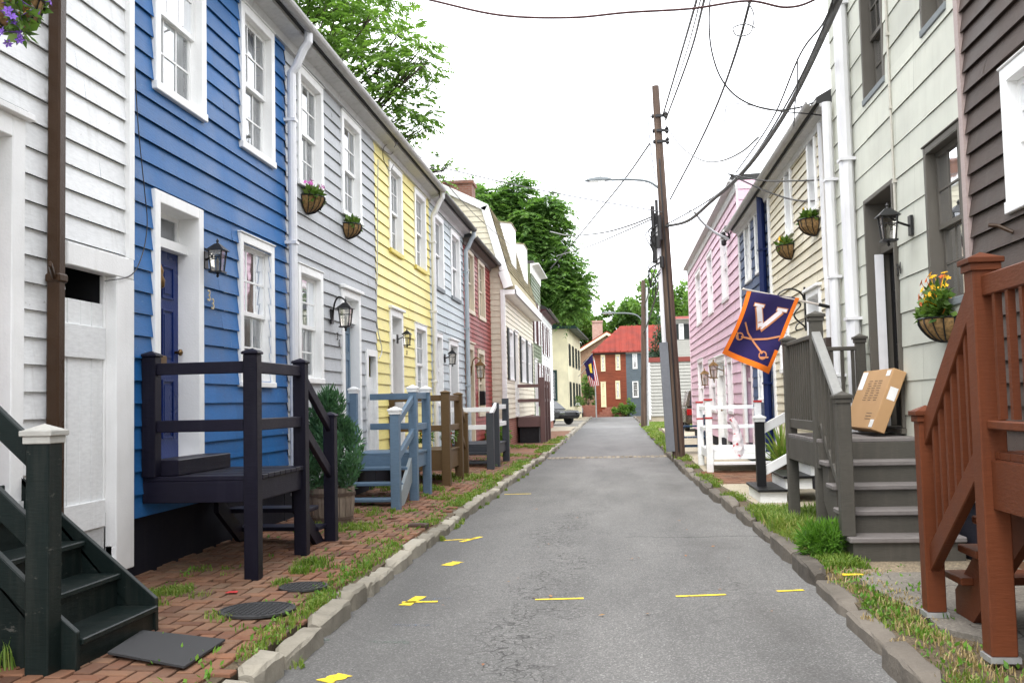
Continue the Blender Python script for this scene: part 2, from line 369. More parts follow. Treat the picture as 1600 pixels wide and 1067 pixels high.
def mk_mark(name, c, lo=.55, hi=.68):
    t = NT(name); p = t.pos(); n = t.noise(p, 28, 5, .75); b = t.n('ShaderNodeBsdfPrincipled'); t.set(b, 'Base Color', c+(1,)); t.set(b, 'Roughness', .7)
    tr = t.n('ShaderNodeBsdfTransparent'); m = t.n('ShaderNodeMixShader', {0: t.mr(n, lo, hi, 1, .05)})
    t.t.links.new(tr.outputs[0], m.inputs[1]); t.t.links.new(b.outputs[0], m.inputs[2]); t.t.links.new(m.outputs[0], t.out.inputs[0]); return t.m
YMARK = mk_mark('yellow_spray', (.75, .55, .015)); BMARK = mk_mark('blue_spray', (.13, .17, .24), .3, .5); GMARK = mk_mark('green_spray', (.1, .2, .14), .3, .5); RMARK = mk_mark('red_spray', (.5, .03, .03))
GRASSM = leafmat('grass_blades', (.07, .13, .02), (.15, .25, .035), (.34, .33, .11), .35)
WEEDM = leafmat('weed_leaves', (.05, .12, .015), (.11, .25, .03), (.2, .36, .06), .35)
DRYM = leafmat('dry_grass', (.18, .13, .06), (.32, .24, .11), (.42, .34, .18), .2)
LEAF1 = leafmat('ailanthus_leaves', (.06, .13, .025), (.13, .23, .05), (.24, .36, .11), .45)
LEAF2 = leafmat('dark_tree_leaves', (.05, .115, .03), (.11, .21, .055), (.2, .31, .1), .5)
LEAF3 = leafmat('far_tree_leaves', (.06, .13, .025), (.12, .23, .045), (.2, .33, .08), .45)
CONIF = leafmat('conifer_needles', (.01, .03, .014), (.02, .055, .025), (.045, .095, .045), .15)
SHRUBM = leafmat('juniper_needles', (.025, .07, .035), (.055, .13, .062), (.10, .21, .10), .25)
BASKL = leafmat('basket_leaves', (.04, .08, .015), (.09, .17, .03), (.2, .28, .08), .3)
BARK = plain('bark', (.05, .036, .026), .9, 0, .4, 5)
COIR = plain('coir_liner', (.25, .15, .06), .95, 0, .5, 40)
def flower(n, c): return plain(n, c, .6, 0, .15, 30)
FY, FO, FP, FM, FW = flower('yellow_petal', (.85, .5, .01)), flower('orange_petal', (.6, .12, .01)), flower('purple_petal', (.22, .1, .5)), flower('magenta_petal', (.6, .12, .45)), flower('white_petal', (.8, .8, .78))
CARD = None
# ------------------------------------------------------------------ house kit
def siding(mb, f, a0, a1, z0, z1, row, lap, opens, joint=2.6, gap=0):
    z = z0; i = 0
    while z < z1-1e-4:
        zt = min(z+row, z1); cuts = [a0]; a = a0+random.uniform(.4, 1)*joint
        while a < a1-.3: cuts.append(a); a += random.uniform(.6, 1.3)*joint
        cuts.append(a1)
        for s0, s1 in zip(cuts, cuts[1:]):
            jl = random.uniform(-.003, .003); tl = random.uniform(-.002, .002); g = gap if s1 < a1 else 0
            zs = sorted({z, zt, *[e for o in opens for e in (o[2], o[3]) if z < e < zt]})
            for c0, c1 in zip(zs, zs[1:]):
                zm = (c0+c1)/2; bl = sorted((max(o[0], s0), min(o[1], s1)) for o in opens if o[2] < zm < o[3] and o[0] < s1 and o[1] > s0)
                fr = []; cur = s0
                for b0, b1 in bl:
                    if b0 > cur+1e-3: fr.append((cur, b0))
                    cur = max(cur, b1)
                if cur < s1-g-1e-3: fr.append((cur, s1-g))
                for p0, p1 in fr:
                    D = lambda zz: (lap+jl)*(1-(zz-z)/row)+.004
                    vs = [f.P(p0, D(c0), c0), f.P(p1, D(c0), c0+(tl if c0 == z else 0)), f.P(p1, D(c1), c1), f.P(p0, D(c1), c1)]
                    fs = [(0, 1, 2, 3)]
                    if c0 == z: vs += [f.P(p0, -.012, c0+.012), f.P(p1, -.012, c0+.012)]; fs.append((0, 4, 5, 1))
                    mb.add(vs, fs)
        z = zt; i += 1
def win_open(r, cw=.1, sill=.06, head=None): return (r[0]+cw, r[1]-cw, r[2]+sill, r[3]-(head or cw))
def window(root, f, r, cw=.1, sill=.06, head=None, trim=None, cols=3, rows=2, curt=None, glass=None, sashm=None, shutters=None, sillm=None, mid=.5, proud=.045, deep=0):
    trim = trim or TRIM; glass = glass or GLASS; sashm = sashm or trim; head = head or cw
    a0, a1, z0, z1 = r; o0, o1, p0, p1 = win_open(r, cw, sill, head)
    m = MB()
    m.fbox(f, a0, o0, -.1-deep, proud, z0, z1); m.fbox(f, o1, a1, -.1-deep, proud, z0, z1); m.fbox(f, o0, o1, -.1-deep, proud, p1, z1)
    m.fbox(f, a0-.008, a1+.008, .0, proud+.015, z1, z1+.018)
    w_ = m.build('window', trim, root, bevel=.006)
    m = MB(); m.fbox(f, a0-.004, a1+.004, -.1-deep, proud+.012, z0-.008, p0); m.build('sill', sillm or trim, w_, bevel=.006)
    zm = p0+(p1-p0)*mid; b = .045; mu = .018
    for (q0, q1, d) in ((zm-.02, p1, -.035-deep), (p0, zm+.02, -.07-deep)):
        m = MB(); m.fbox(f, o0, o0+b, d-.03, d, q0, q1); m.fbox(f, o1-b, o1, d-.03, d, q0, q1)
        m.fbox(f, o0+b, o1-b, d-.03, d, q1-b, q1); m.fbox(f, o0+b, o1-b, d-.03, d, q0, q0+b)
        iw = o1-o0-2*b; ih = q1-q0-2*b
        for c in range(1, cols): a = o0+b+iw*c/cols; m.fbox(f, a-mu/2, a+mu/2, d-.022, d-.006, q0+b, q1-b)
        for c in range(1, rows): z = q0+b+ih*c/rows; m.fbox(f, o0+b, o1-b, d-.020, d-.004, z-mu/2, z+mu/2)
        s_ = m.build('sash', sashm, w_)
        m = MB(); m.quad(f.P(o0+b, d-.015, q0+b), f.P(o1-b, d-.015, q0+b), f.P(o1-b, d-.015, q1-b), f.P(o0+b, d-.015, q1-b)); m.build('pane', glass, w_)
    if curt:
        m = MB(); n = 24
        lo = p0+(p1-p0)*(1-curt[0])
        for k in range(n):
            x0 = o0-.03+(o1-o0+.06)*k/n; x1 = o0-.03+(o1-o0+.06)*(k+1)/n
            if abs((k+.5)/n-.5) < curt[1]/2: continue
            d0 = -.16-deep+.018*math.sin(k*1.7); d1 = -.16-deep+.018*math.sin((k+1)*1.7)
            m.quad(f.P(x0, d0, lo), f.P(x1, d1, lo), f.P(x1, d1, p1+.05), f.P(x0, d0, p1+.05))
        m.build('curtain', CURT, w_)
    if shutters:
        sm, sw = shutters
        for s0 in (a0-sw, a1):
            m = MB(); m.fbox(f, s0, s0+sw, .03, .06, z0, z1); 
            k = z0+.06
            while k < z1-.06: m.fbox(f, s0+.04, s0+sw-.04, .06, .068, k, k+.03); k += .06
            m.build('shutter', sm, w_)
    return w_
def door(root, f, r, cw=.1, trans=.3, trim=None, doorm=None, rec=.13, slab_top=None, cap=True, panels=True, knob=None, glass=None, strans=True, storm=None):
    """r = outer casing; returns opening"""
    trim = trim or TRIM; a0, a1, z0, z1 = r; o0, o1, p1 = a0+cw, a1-cw, z1-cw
    m = MB(); m.fbox(f, a0, o0, -rec-.05, .045, z0, z1); m.fbox(f, o1, a1, -rec-.05, .045, z0, z1); m.fbox(f, o0, o1, -rec-.05, .045, p1, z1)
    if cap: m.fbox(f, a0-.04, a1+.04, 0, .09, z1, z1+.045)
    fr = m.build('door_frame', trim, root, bevel=.006)
    st = p1-trans
    if trans > .05:
        m = MB(); m.fbox(f, o0, o1, -rec-.03, -rec+.09, st-.06, st+.02); m.fbox(f, o0, o0+.05, -rec-.03, -rec+.01, st+.02, p1); m.fbox(f, o1-.05, o1, -rec-.03, -rec+.01, st+.02, p1); m.fbox(f, o0+.05, o1-.05, -rec-.03, -rec+.01, p1-.04, p1)
        am = (o0+o1)/2; m.fbox(f, am-.015, am+.015, -rec-.03, -rec, st+.02, p1-.04)
        tr = m.build('transom', trim, root)
        m = MB(); m.quad(f.P(o0+.05, -rec-.012, st+.02), f.P(o1-.05, -rec-.012, st+.02), f.P(o1-.05, -rec-.012, p1-.04), f.P(o0+.05, -rec-.012, p1-.04)); m.build('pane', GLASSD, tr)
        dt = st-.06
    else: dt = p1
    m = MB(); m.fbox(f, o0, o1, -rec-.05, -rec, z0, dt)
    if panels:
        W = o1-o0; H = dt-z0; st_ = .115*W/.8
        for (u0, u1) in ((st_, W/2-.045), (W/2+.045, W-st_)):
            for (v0, v1) in ((.1, .38), (.46, .72), (.77, .93)):
                x0, x1, y0, y1 = o0+u0, o0+u1, z0+H*v0, z0+H*v1
                for q in ((x0, x0+.018, y0, y1), (x1-.018, x1, y0, y1), (x0+.018, x1-.018, y0, y0+.018), (x0+.018, x1-.018, y1-.018, y1)): m.fbox(f, q[0], q[1], -rec, -rec+.014, q[2], q[3])
                m.fbox(f, x0+.045, x1-.045, -rec, -rec+.009, y0+.045, y1-.045)
    d_ = m.build('door', doorm, root, bevel=.003)
    m = MB(); ks = o0+.07 if knob == 'near' else o1-.07
    m.lathe(V((0, 0, 0)), [(.012, 0), (.014, .03), (.03, .045), (.03, .06), (.001, .075)], 10)
    c = f.P(ks, -rec, z0+.95); q = V((0, 0, 1)).rotation_difference(f.N); m.v = [tuple(c+(q @ V(v))) for v in m.v]
    m.build('handle', BRONZE, d_, smooth=True)
    m = MB(); m.fbox(f, a0-.02, a1+.02, -rec-.05, .06, z0-.05, z0); m.build('threshold', trim, root)
    return fr
def house(name, label, f, a0, a1, zb, zt, row, mat, opens, depth=7, lap=.023, found=None, foundz=0, roofm=None, gutter=GUTTER, soffit=SOFFIT, roof='gable', joint=2.6, gap=0, corner=None, cat='house', ov=.34, pitch=.55, zt_side=None, shallow=None, corn=.14):
    root = thing(name, label, cat, f.P((a0+a1)/2, -depth/2, 0), 'clapboard row houses along the street')
    m = MB(); siding(m, f, a0, a1, zb, zt, row, lap, opens, joint, gap)
    # side and back walls behind the boards
    s0 = MB(); 
    for a in (a0, a1): siding(m, Fac(f.P(a, 0, 0), f.N*-1, f.A*(-1 if a == a0 else 1)), 0, depth, zb, zt, row, lap*.5, [], 4)
    m.quad(f.P(a0, -depth, zb), f.P(a1, -depth, zb), f.P(a1, -depth, zt), f.P(a0, -depth, zt))
    m.build('wall', mat, root)
    m = MB(); m.fbox(f, a0+.02, a1-.02, -.62, -.6, zb, zt); m.build('shade_backing', ROOM, root)  # black sheet behind the openings, painting in the unlit room
    if corner is not None:
        
        for q0 in (a0, a1-.09): m = MB(); m.fbox(f, q0, q0+.09, -.02, .045, zb, zt-corn); m.build('corner_board', corner, root, bevel=.005)
    if found is not None: m = MB(); m.fbox(f, a0+.01, a1-.01, -depth, -.03, foundz, zb-.002); m.build('foundation', found, root)
    if roof == 'gable':
        m = MB(); m.prism([f.P(a0, ov, zt+.02), f.P(a0, ov, zt+.1), f.P(a0, -depth/2, zt+.1+(depth/2+ov)*pitch), f.P(a0, -depth-ov, zt+.1), f.P(a0, -depth-ov, zt+.02)], f.A*(a1-a0)); m.build('roof', roofm or ROOFD, root)
    elif roof == 'flat':
        m = MB(); m.prism([f.P(a0, .14, zt+.01), f.P(a0, .14, zt+.13), f.P(a0, -depth, zt+.3), f.P(a0, -depth, zt+.01)], f.A*(a1-a0)); m.build('roof', roofm or ROOFD, root)
    if soffit is not None:
        m = MB(); m.prism([f.P(a0, 0, zt-corn), f.P(a0, .05, zt-corn), f.P(a0, .07, zt-.06), f.P(a0, ov-.04, zt-.02), f.P(a0, ov-.04, zt+.018), f.P(a0, 0, zt+.018)], f.A*(a1-a0)); m.build('cornice', soffit, root)
    if gutter is not None and roof == 'gable':
        m = MB(); pr = []
        for k in range(9): t = math.pi*k/8; pr.append((ov+.065-.065*math.cos(t), zt+.06-.07*math.sin(t)))
        pr += [(x*1.0+(-.008 if x > ov+.06 else .008), z+.004) for x, z in reversed(pr)]
        m.prism([f.P(a0+.003, d, z) for d, z in pr], f.A*(a1-a0-.006)); g_ = m.build('gutter', gutter, root)
        m = MB(); k = a0+.5
        while k < a1: m.fbox(f, k, k+.05, ov-.004, ov+.136, zt-.015+.0, zt+.066); k += 1.2
    return root
def downspout(root, f, a, zt, zb, mat, r=.05, ov=.4, foot=True, elbow=True):
    m = MB(); pts = []
    if elbow: pts = [f.P(a, ov, zt), f.P(a, ov, zt-.14), f.P(a, ov-.06, zt-.22), f.P(a, .16, zt-.42), f.P(a, .1, zt-.5), f.P(a, .1, zt-.62)]
    else: pts = [f.P(a, .1, zt)]
    pts += [f.P(a, .1, zt-.62-(zt-.62-zb)*k/6) for k in range(1, 7)]
    if foot: pts += [f.P(a, .13, zb-.05), f.P(a, .24, zb-.1)]
    m.tube(pts, r, 10); 
    for k in (.3, .6, .9):
        z = zb+(zt-.6-zb)*k; m.fbox(f, a-r-.012, a+r+.012, .0, .1+r+.006, z, z+.035)
    return m.build('downspout', mat, root, smooth=False)
def text_mesh(s, size, c, right, up, mat, parent, name, ext=.004):
    cu = bpy.data.curves.new('t', 'FONT'); cu.body = s; cu.size = size; cu.extrude = ext; cu.align_x = 'CENTER'; cu.align_y = 'CENTER'
    ob = bpy.data.objects.new('t', cu); COL.objects.link(ob); bpy.context.view_layer.update()
    me = bpy.data.meshes.new_from_object(ob.evaluated_get(bpy.context.evaluated_depsgraph_get())); bpy.data.objects.remove(ob)
    right, up = V(right).normalized(), V(up).normalized(); n = right.cross(up); m = MB()
    m.add([V(c)+right*v.co.x+up*v.co.y+n*v.co.z for v in me.vertices], [tuple(p.vertices) for p in me.polygons])
    return m.build(name, mat, parent)
def lantern(f, a, d, z, s, label, goose=False, mat=None, group='wall lanterns beside the front doors', glassm=None, hang=True):
    mat = mat or IRON; root = thing('wall_lantern', label, 'wall lantern', f.P(a, 0, z), group)
    m = MB(); m.fbox(f, a-.055*s, a+.055*s, .02, .045, z-.1*s, z+.12*s)
    if goose: m.tube(spline([f.P(a, .04, z-.05*s), f.P(a, .07, z+.2*s), f.P(a, d*.6, z+.3*s), f.P(a, d, z+.24*s), f.P(a, d, z+.16*s)], 5), .014*s, 6)
    else: m.tube([f.P(a, .03, z), f.P(a, d*.6, z+.05*s), f.P(a, d-.03, z+.1*s), f.P(a, d, z+.16*s)], .014*s, 6)
    m.build('bracket', mat, root)
    w0, w1, h = .085*s, .06*s, .26*s; zt_ = z+.12*s; zb_ = zt_-h; c = lambda u, v, zz: f.P(a+u, d+v, zz)
    m = MB(); W = .12*s
    m.add([c(-W, -W, zt_), c(W, -W, zt_), c(W, W, zt_), c(-W, W, zt_), c(-.03*s, -.03*s, zt_+.09*s), c(.03*s, -.03*s, zt_+.09*s), c(.03*s, .03*s, zt_+.09*s), c(-.03*s, .03*s, zt_+.09*s)], [(0, 3, 2, 1), (4, 5, 6, 7), (0, 1, 5, 4), (1, 2, 6, 5), (2, 3, 7, 6), (3, 0, 4, 7)])
    m.lathe(f.P(a, d, zt_+.09*s), [(.02*s, 0), (.012*s, .02*s), (.02*s, .035*s), (.001, .07*s)], 8)
    for u, v in ((-1, -1), (1, -1), (1, 1), (-1, 1)): m.bar(c(u*w0, v*w0, zt_), c(u*w1, v*w1, zb_), .014*s, .014*s, f.N)
    m.fbox(f, a-.085*s, a+.085*s, d-.085*s, d+.085*s, zb_-.02*s, zb_)
    for u, v, u2, v2 in ((-1, -1, 1, -1), (1, -1, 1, 1), (1, 1, -1, 1), (-1, 1, -1, -1)):
        k = .6; ww = w0*(1-k)+w1*k; m.bar(c(u*ww, v*ww, zt_-h*.33), c(u2*ww, v2*ww, zt_-h*.33), .01*s, .01*s)
    m.lathe(f.P(a, d, zb_-.02*s), [(.001, -.06*s), (.02*s, -.04*s), (.012*s, -.02*s), (.03*s, 0)], 8)
    m.build('cage', mat, root)
    m = MB(); q0, q1 = w0*.93, w1*.93
    m.hexa([c(-q1, -q1, zb_), c(q1, -q1, zb_), c(q1, q1, zb_), c(-q1, q1, zb_), c(-q0, -q0, zt_), c(q0, -q0, zt_), c(q0, q0, zt_), c(-q0, q0, zt_)]); m.build('glass', glassm or LAMPGL, root)
    m = MB(); m.lathe(f.P(a, d, zb_), [(.02*s, 0), (.018*s, .1*s), (.025*s, .13*s), (.001, .18*s)], 8); m.build('bulb', FW, root)
    return root
def leaves(cent, rads, n, size, mat, name, parent, droop=.3, flat=.6, shell=.5, aspect=.45, org=(0, 0, 0)):
    cent = np.array([tuple(c) for c in cent]); rads = np.array(rads)
    if rads.ndim == 1: rads = np.repeat(rads[:, None], 3, 1)
    vol = rads.prod(1)**(2/3); idx = rng.choice(len(cent), n, p=vol/vol.sum())
    d = rng.normal(size=(n, 3)); d /= np.linalg.norm(d, axis=1)[:, None]
    r = rng.random(n)**(1/3)*(1-shell)+shell*(1-.25*rng.random(n)); p = cent[idx]+d*r[:, None]*rads[idx]
    ax = d*1.+rng.normal(size=(n, 3))*.7; ax[:, 2] -= droop; ax /= np.linalg.norm(ax, axis=1)[:, None]
    up = rng.normal(size=(n, 3))*flat; up[:, 2] += 1; sd = np.cross(ax, up); sd /= np.linalg.norm(sd, axis=1)[:, None]+1e-9
    L = size*(.6+.8*rng.random(n))[:, None]; W = L*aspect
    v = np.stack([p, p+ax*L*.5+sd*W*.5, p+ax*L, p+ax*L*.5-sd*W*.5], 1).reshape(-1, 3)
    return npmesh(name, v, np.arange(4*n).reshape(n, 4), mat, parent, org)
def fronds(points, dirs, mat, name, parent, length=.5, pairs=7, leaf=.13, org=(0, 0, 0)):
    vs = []; P = np.array(points); D = np.array(dirs); n = len(P)
    D /= np.linalg.norm(D, axis=1)[:, None]; L = length*(.7+.6*rng.random(n)); S = np.cross(D, [0, 0, 1.]); S /= np.linalg.norm(S, axis=1)[:, None]+1e-9
    S += rng.normal(size=S.shape)*.25
    for k in range(1, pairs+1):
        t = k/pairs; c = P+D*(L*t)[:, None]; c[:, 2] -= .35*L*t*t
        for s in (-1, 1):
            ax = S*s*.85+D*.5; ax[:, 2] -= .35+.3*rng.random(n); ax /= np.linalg.norm(ax, axis=1)[:, None]
            w_ = np.cross(ax, S*0+[0, 0, 1.]); w_ /= np.linalg.norm(w_, axis=1)[:, None]+1e-9; w_[:, 2] += rng.normal(size=n)*.4
            l = (leaf*(.7+.5*rng.random(n))*(1.1-.5*abs(t-.45)))[:, None]
            vs.append(np.stack([c, c+ax*l*.4+w_*l*.19, c+ax*l, c+ax*l*.4-w_*l*.19], 1))
    v = np.concatenate(vs).reshape(-1, 3); return npmesh(name, v, np.arange(len(v)).reshape(-1, 4), mat, parent, org)
# ------------------------------------------------------------------ ground, road, pavements
def st(o): o['kind'] = 'structure'; return o
GZ = lambda x: .118+.05*max(0, -2.1-x)      # the brick pavement rises a little toward the houses
def sheet(name, x0, x1, y0, y1, z, mat, nx=1, ny=1, amp=0):
    vs = []; fs = []
    for j in range(ny+1):
        for i in range(nx+1): vs.append((x0+(x1-x0)*i/nx, y0+(y1-y0)*j/ny, z+random.uniform(-amp, amp)))
    for j in range(ny):
        for i in range(nx): a = j*(nx+1)+i; fs.append((a, a+1, a+nx+2, a+nx+1))
    m = MB(); m.add(vs, fs); return st(m.build(name, mat))
sheet('ground', -400, 400, -60, 500, -.03, LAWN)
KL = lambda y: float(np.interp(y, [4, 11, 18, 27, 40, 80], [-1.88, -2.0, -1.94, -1.87, -1.92, -2.15]))+.02*math.sin(y*1.3)   # kerb face, left
KR = lambda y: float(np.interp(y, [4, 8, 10.5, 13, 18, 24, 40, 60], [1.4, 1.46, 1.5, 1.42, 1.3, 1.27, 1.3, 1.42]))+.02*math.sin(y*1.1)
sheet('road', -2.4, 1.75, -6, 88, 0, ASPH)
sheet('cross_street', -40, 40, 88, 96, .002, ASPH)
def prism_sheet(name, poly, z, mat, th=.1):
    m = MB(); m.prism([(x, y, z-th) for x, y in poly], (0, 0, th)); return st(m.build(name, mat))
# left pavement: bed of soil, herringbone bricks laid one by one
prism_sheet('pavement_bed', [(-4.2, -6), (-2.06, -6), (-2.1, 11), (-2.0, 27), (-2.03, 50), (-4.2, 50)], .098, DIRT, .12)
m = MB(); L, Wd, g = .205, .1025, .0055
for j in range(-60, 300):
    for i in range(-44, -18):
        o = (i-j) % 4
        if o not in (0, 3): continue
        x, y = i*Wd, j*Wd
        bx, by = (L, Wd) if o == 0 else (Wd, L)
        cx, cy = x+bx/2, y+by/2
        if cx < -3.86 or cx > KL(cy)-.22 or cy < 2.5 or cy > 27: continue
        if random.random() < .012: continue
        h = GZ(cx)+.006*math.sin(cx*2.1+cy)+.008*math.sin(cy*.8)+random.uniform(-.003, .003); tx, ty = random.uniform(-.015, .015), random.uniform(-.015, .015)
        z = lambda a, b: h+tx*(a-cx)+ty*(b-cy)
        q = [(x+g, y+g), (x+bx-g, y+g), (x+bx-g, y+by-g), (x+g, y+by-g)]; e = .006
        q2 = [(x+g+e, y+g+e), (x+bx-g-e, y+g+e), (x+bx-g-e, y+by-g-e), (x+g+e, y+by-g-e)]
        m.add([(a, b, .095) for a, b in q]+[(a, b, z(a, b)-.005) for a, b in q]+[(a, b, z(a, b)) for a, b in q2],
              [(0, 1, 5, 4), (1, 2, 6, 5), (2, 3, 7, 6), (3, 0, 4, 7), (4, 5, 9, 8), (5, 6, 10, 9), (6, 7, 11, 10), (7, 4, 8, 11), (8, 9, 10, 11)])
st(m.build('brick_pavement', PAVER))
sheet('brick_pavement_far', -4.2, -2.06, 27, 47, .112, PAVER, 10, 90, .003); sheet('concrete_pavement', -4.2, -2.2, 47, 86, .114, CONCB)
sheet('driveway', -9, -2.2, 54.6, 71.6, .118, mk_conc('old_drive', (.2, .19, .17), .5))
def kerb(name, X, y0, y1, lmin, lmax, wd, h, mat, side):
    m = MB(); y = y0
    while y < y1:
        l = random.uniform(lmin, lmax); e = .02; ya, yb = y+.02, y+l-.02; x0 = X((ya+yb)/2)+random.uniform(-.015, .015); hh = h+random.uniform(-.03, .025); n = 6
        sec = [(0, -.06), (.004, hh-.02), (.018, hh-.002), (wd-.02, hh+.004), (wd, hh-.012), (wd, -.06)]
        vs = []; fs = []
        for k in range(n+1):
            t = k/n; yy = ya+(yb-ya)*t; en = .036 if k in (0, n) else 0
            for a, b in sec:
                jx = random.uniform(-.008, .008); jz = random.uniform(-.007, .007) if b > 0 else 0
                vs.append((x0-side*(a+(en if a < wd/2 else -en)+jx), yy, b+jz-(en if b > 0 else 0)))
        c = len(sec)
        for k in range(n):
            for q in range(c-1): a = k*c+q; fs.append((a, a+1, a+c+1, a+c))
        fs.append(tuple(range(c))); fs.append(tuple(n*c+q for q in range(c)))
        m.add(vs, fs); y += l
    o = m.build(name, mat); return st(o)
kerb('granite_kerb', KL, -5, 40, .38, .85, .15, .115, GRANITE, 1)
kerb('granite_kerb_far', KL, 40, 87.5, 1.2, 2, .18, .13, GRANITE, 1)
kerb('stone_kerb', KR, -5, 27, .7, 1.4, .15, .12, DARKST, -1)
kerb('stone_kerb_far', KR, 27, 87, .8, 1.6, .15, .1, DARKST, -1)
prism_sheet('verge', [(4, -6), (4, 87.5)]+[(KR(y)+.12, y) for y in range(86, -7, -2)], .085, DIRT, .1)
def wob(pts): return [(x+random.uniform(-.03, .03), y+random.uniform(-.03, .03)) for x, y in pts]
prism_sheet('aggregate_pavement', [(2.35, -6), (3.6, -6), (3.6, 8.1), (1.95, 8.1), (1.78, 7.9), (1.8, 7.2), (1.9, 6.7), (1.86, 6.2), (2.05, 5.9), (2.12, 5.4), (2.0, 5.1), (2.1, 4.7), (2.3, 4.4)], .118, CONCG, .06)
prism_sheet('concrete_pavement_right', [(1.75, 8.13), (3.6, 8.13), (3.6, 8.85), (1.72, 8.85)], .112, mk_conc('tan_aggregate', (.25, .2, .135), .6), .06)
prism_sheet('aggregate_pavement_strip', [(1.72, 8.88), (3.6, 8.88), (3.6, 9.6), (1.8, 9.6)], .116, CONCG, .06)
prism_sheet('concrete_pavement_slab', [(1.8, 12.6), (3.6, 12.6), (3.6, 16.4), (1.6, 16.4)], .115, CONCB, .06)
prism_sheet('concrete_pavement_far', [(1.62, 19.4), (3.6, 19.4), (3.6, 48), (2.1, 48), (1.75, 30)], .115, CONCB, .06)
m = MB()
for j in range(0, 30):
    for i in range(0, 9):
        x, y = 1.55+i*.205+(.1 if j % 2 else 0), 16.45+j*.098; h = .11+random.uniform(-.004, .004)
        m.box(x+.004, x+.201, y+.004, y+.094, .06, h)
st(m.build('brick_pavement_right', PAVER))
m = MB()
for j in range(4):
    for i in range(30):
        x, y = -1.87+i*.113, 26.2+j*.17+random.uniform(-.015, .015)
        m.box(x+.008, x+.105, y+.01, y+.16, -.02, .012+random.uniform(-.006, .01))
st(m.build('cobble_strip', COBBLE, bevel=.01))
# sprayed marks on the asphalt
def stroke(name, pts, wd, mat, z=.004):
    m = MB(); P = [onZ(x, y, z) for x, y in pts]; P = spline(P, 4) if len(P) > 2 else [P[0].lerp(P[1], k/6) for k in range(7)]
    vs = []
    for i, p in enumerate(P):
        d = (P[min(i+1, len(P)-1)]-P[max(i-1, 0)]).normalized(); n = V((-d.y, d.x, 0))*wd/2
        a = random.uniform(.75, 1.15); vs += [p+n*a, p-n*a]
    m.add([(v.x, v.y, z) for v in vs], [(2*i, 2*i+1, 2*i+3, 2*i+2) for i in range(len(P)-1)]); return st(m.build(name, mat))
for pts, wd in (([(690, 844), (742, 841)], .05), ([(720, 846), (752, 838)], .07), ([(697, 883), (716, 877)], .12), ([(628, 940), (684, 939)], .05), ([(632, 945), (658, 931)], .09), ([(836, 936), (912, 934)], .05), ([(1056, 931), (1134, 928)], .05), ([(1214, 923), (1256, 921)], .05), ([(505, 1064), (540, 1053)], .11), ([(788, 772), (830, 771)], .06)):
    stroke('road_marking', pts, wd, YMARK)
for pts in ([(612, 976), (672, 976)], [(640, 936), (705, 934)]): stroke('road_marking', pts, .06, BMARK)
for pts in ([(575, 1002), (640, 1003)], [(498, 1000), (515, 998)]): stroke('road_marking', pts, .06, GMARK)
# ------------------------------------------------------------------ LEFT ROW
XL = -3.8
FL = Fac((XL, 0, 0), (0, 1, 0), (1, 0, 0))
A = lambda px, py=400, d=0: FL.pix(px, py, d)[0]
Zp = lambda px, py, d=0: FL.pix(px, py, d)[1]
B0, B1, G1, Y1, P1, R1 = A(197), A(445), A(585), A(670), A(722), A(764)
FS = Fac((XL+.27, 0, 0), (0, 1, 0), (1, 0, 0))
ZE = FS.pix(580, 168)[1]-.06          # eave line shared by the row
def R(x0, x1, yt, yb, f=FL): return f.rect(x0, x1, yt, yb)
# white house nearest the camera
W0 = 1.2
dz1 = Zp(18, 184); wd_ = (A(-175, 500), A(29), .95, dz1)
gz1 = Zp(140, 424); ga0, ga1 = A(97), A(172)
gate_o = (ga0, ga1, .14, gz1)
w1 = R(372, 424, 28, 246); wdz = (w1[2], w1[3])
up1 = (W0+1.2, W0+2.1, wdz[0], wdz[1])
h = house('clapboard_house', 'white clapboard house with a brown downspout and a white board gate under its siding', FL, W0, B0, .75, ZE, .178, WHITESID, [win_open(wd_, .14, 0), gate_o, win_open(up1)], found=paint('white_foundation', (.5, .5, .5), .8), foundz=.0, ov=.27)
door(h, FL, wd_, .14, .38, TRIM, paint('red_door', (.12, .012, .01), .3), rec=.3)
m = MB(); m.fbox(FL, wd_[0]-.02, wd_[1]+.0, .0, .06, dz1+.046, dz1+.06); m.build('door_hood', ROOFD, h)
window(h, FL, up1, curt=(1, .1))
# passage gate: lintel, jamb, plank door, passage lined with black sheets for its shade
m = MB(); zt2 = Zp(130, 468)
m.fbox(FL, ga0-.02, B0+.02, -.05, .056, gz1, gz1+.16); m.fbox(FL, ga1, B0+.03, -.07, .054, .3, gz1); m.fbox(FL, ga1-.03, ga1, -.07, -.03, .3, gz1)
m.build('gate_frame', TRIM, h, bevel=.006)
m = MB(); k = ga0; 
for i, wpl in enumerate((.14, .17, .155, .16, .12, .15)):
    if k+wpl > ga1-.03: wpl = ga1-.03-k
    if wpl <= .02: break
    m.fbox(FL, k+.003, k+wpl-.003, -.07, -.04+random.uniform(-.003, .003), .34, zt2); k += wpl
m.fbox(FL, ga0, ga1-.03, -.037, -.015, zt2-.42, zt2-.18); m.fbox(FL, ga0, ga1-.03, -.037, -.015, .65, .85)
m.build('gate', WHITE, h, bevel=.004)
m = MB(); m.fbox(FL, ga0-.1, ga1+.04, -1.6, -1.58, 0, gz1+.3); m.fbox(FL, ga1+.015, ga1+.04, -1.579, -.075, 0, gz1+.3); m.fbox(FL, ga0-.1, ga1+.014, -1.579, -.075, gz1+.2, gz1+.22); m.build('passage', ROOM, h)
m = MB(); m.fbox(FL, A(100), A(172), -.04, .035, .13, .42); m.fbox(FL, A(172), B0-.03, -.04, .02, .3, .5); m.build('kick_board', WHITE, h, bevel=.004)
m = MB(); pa = A(91, 400, .1); m.fbox(FL, pa-.045, pa+.045, .04, .13, .55, ZE-.2)
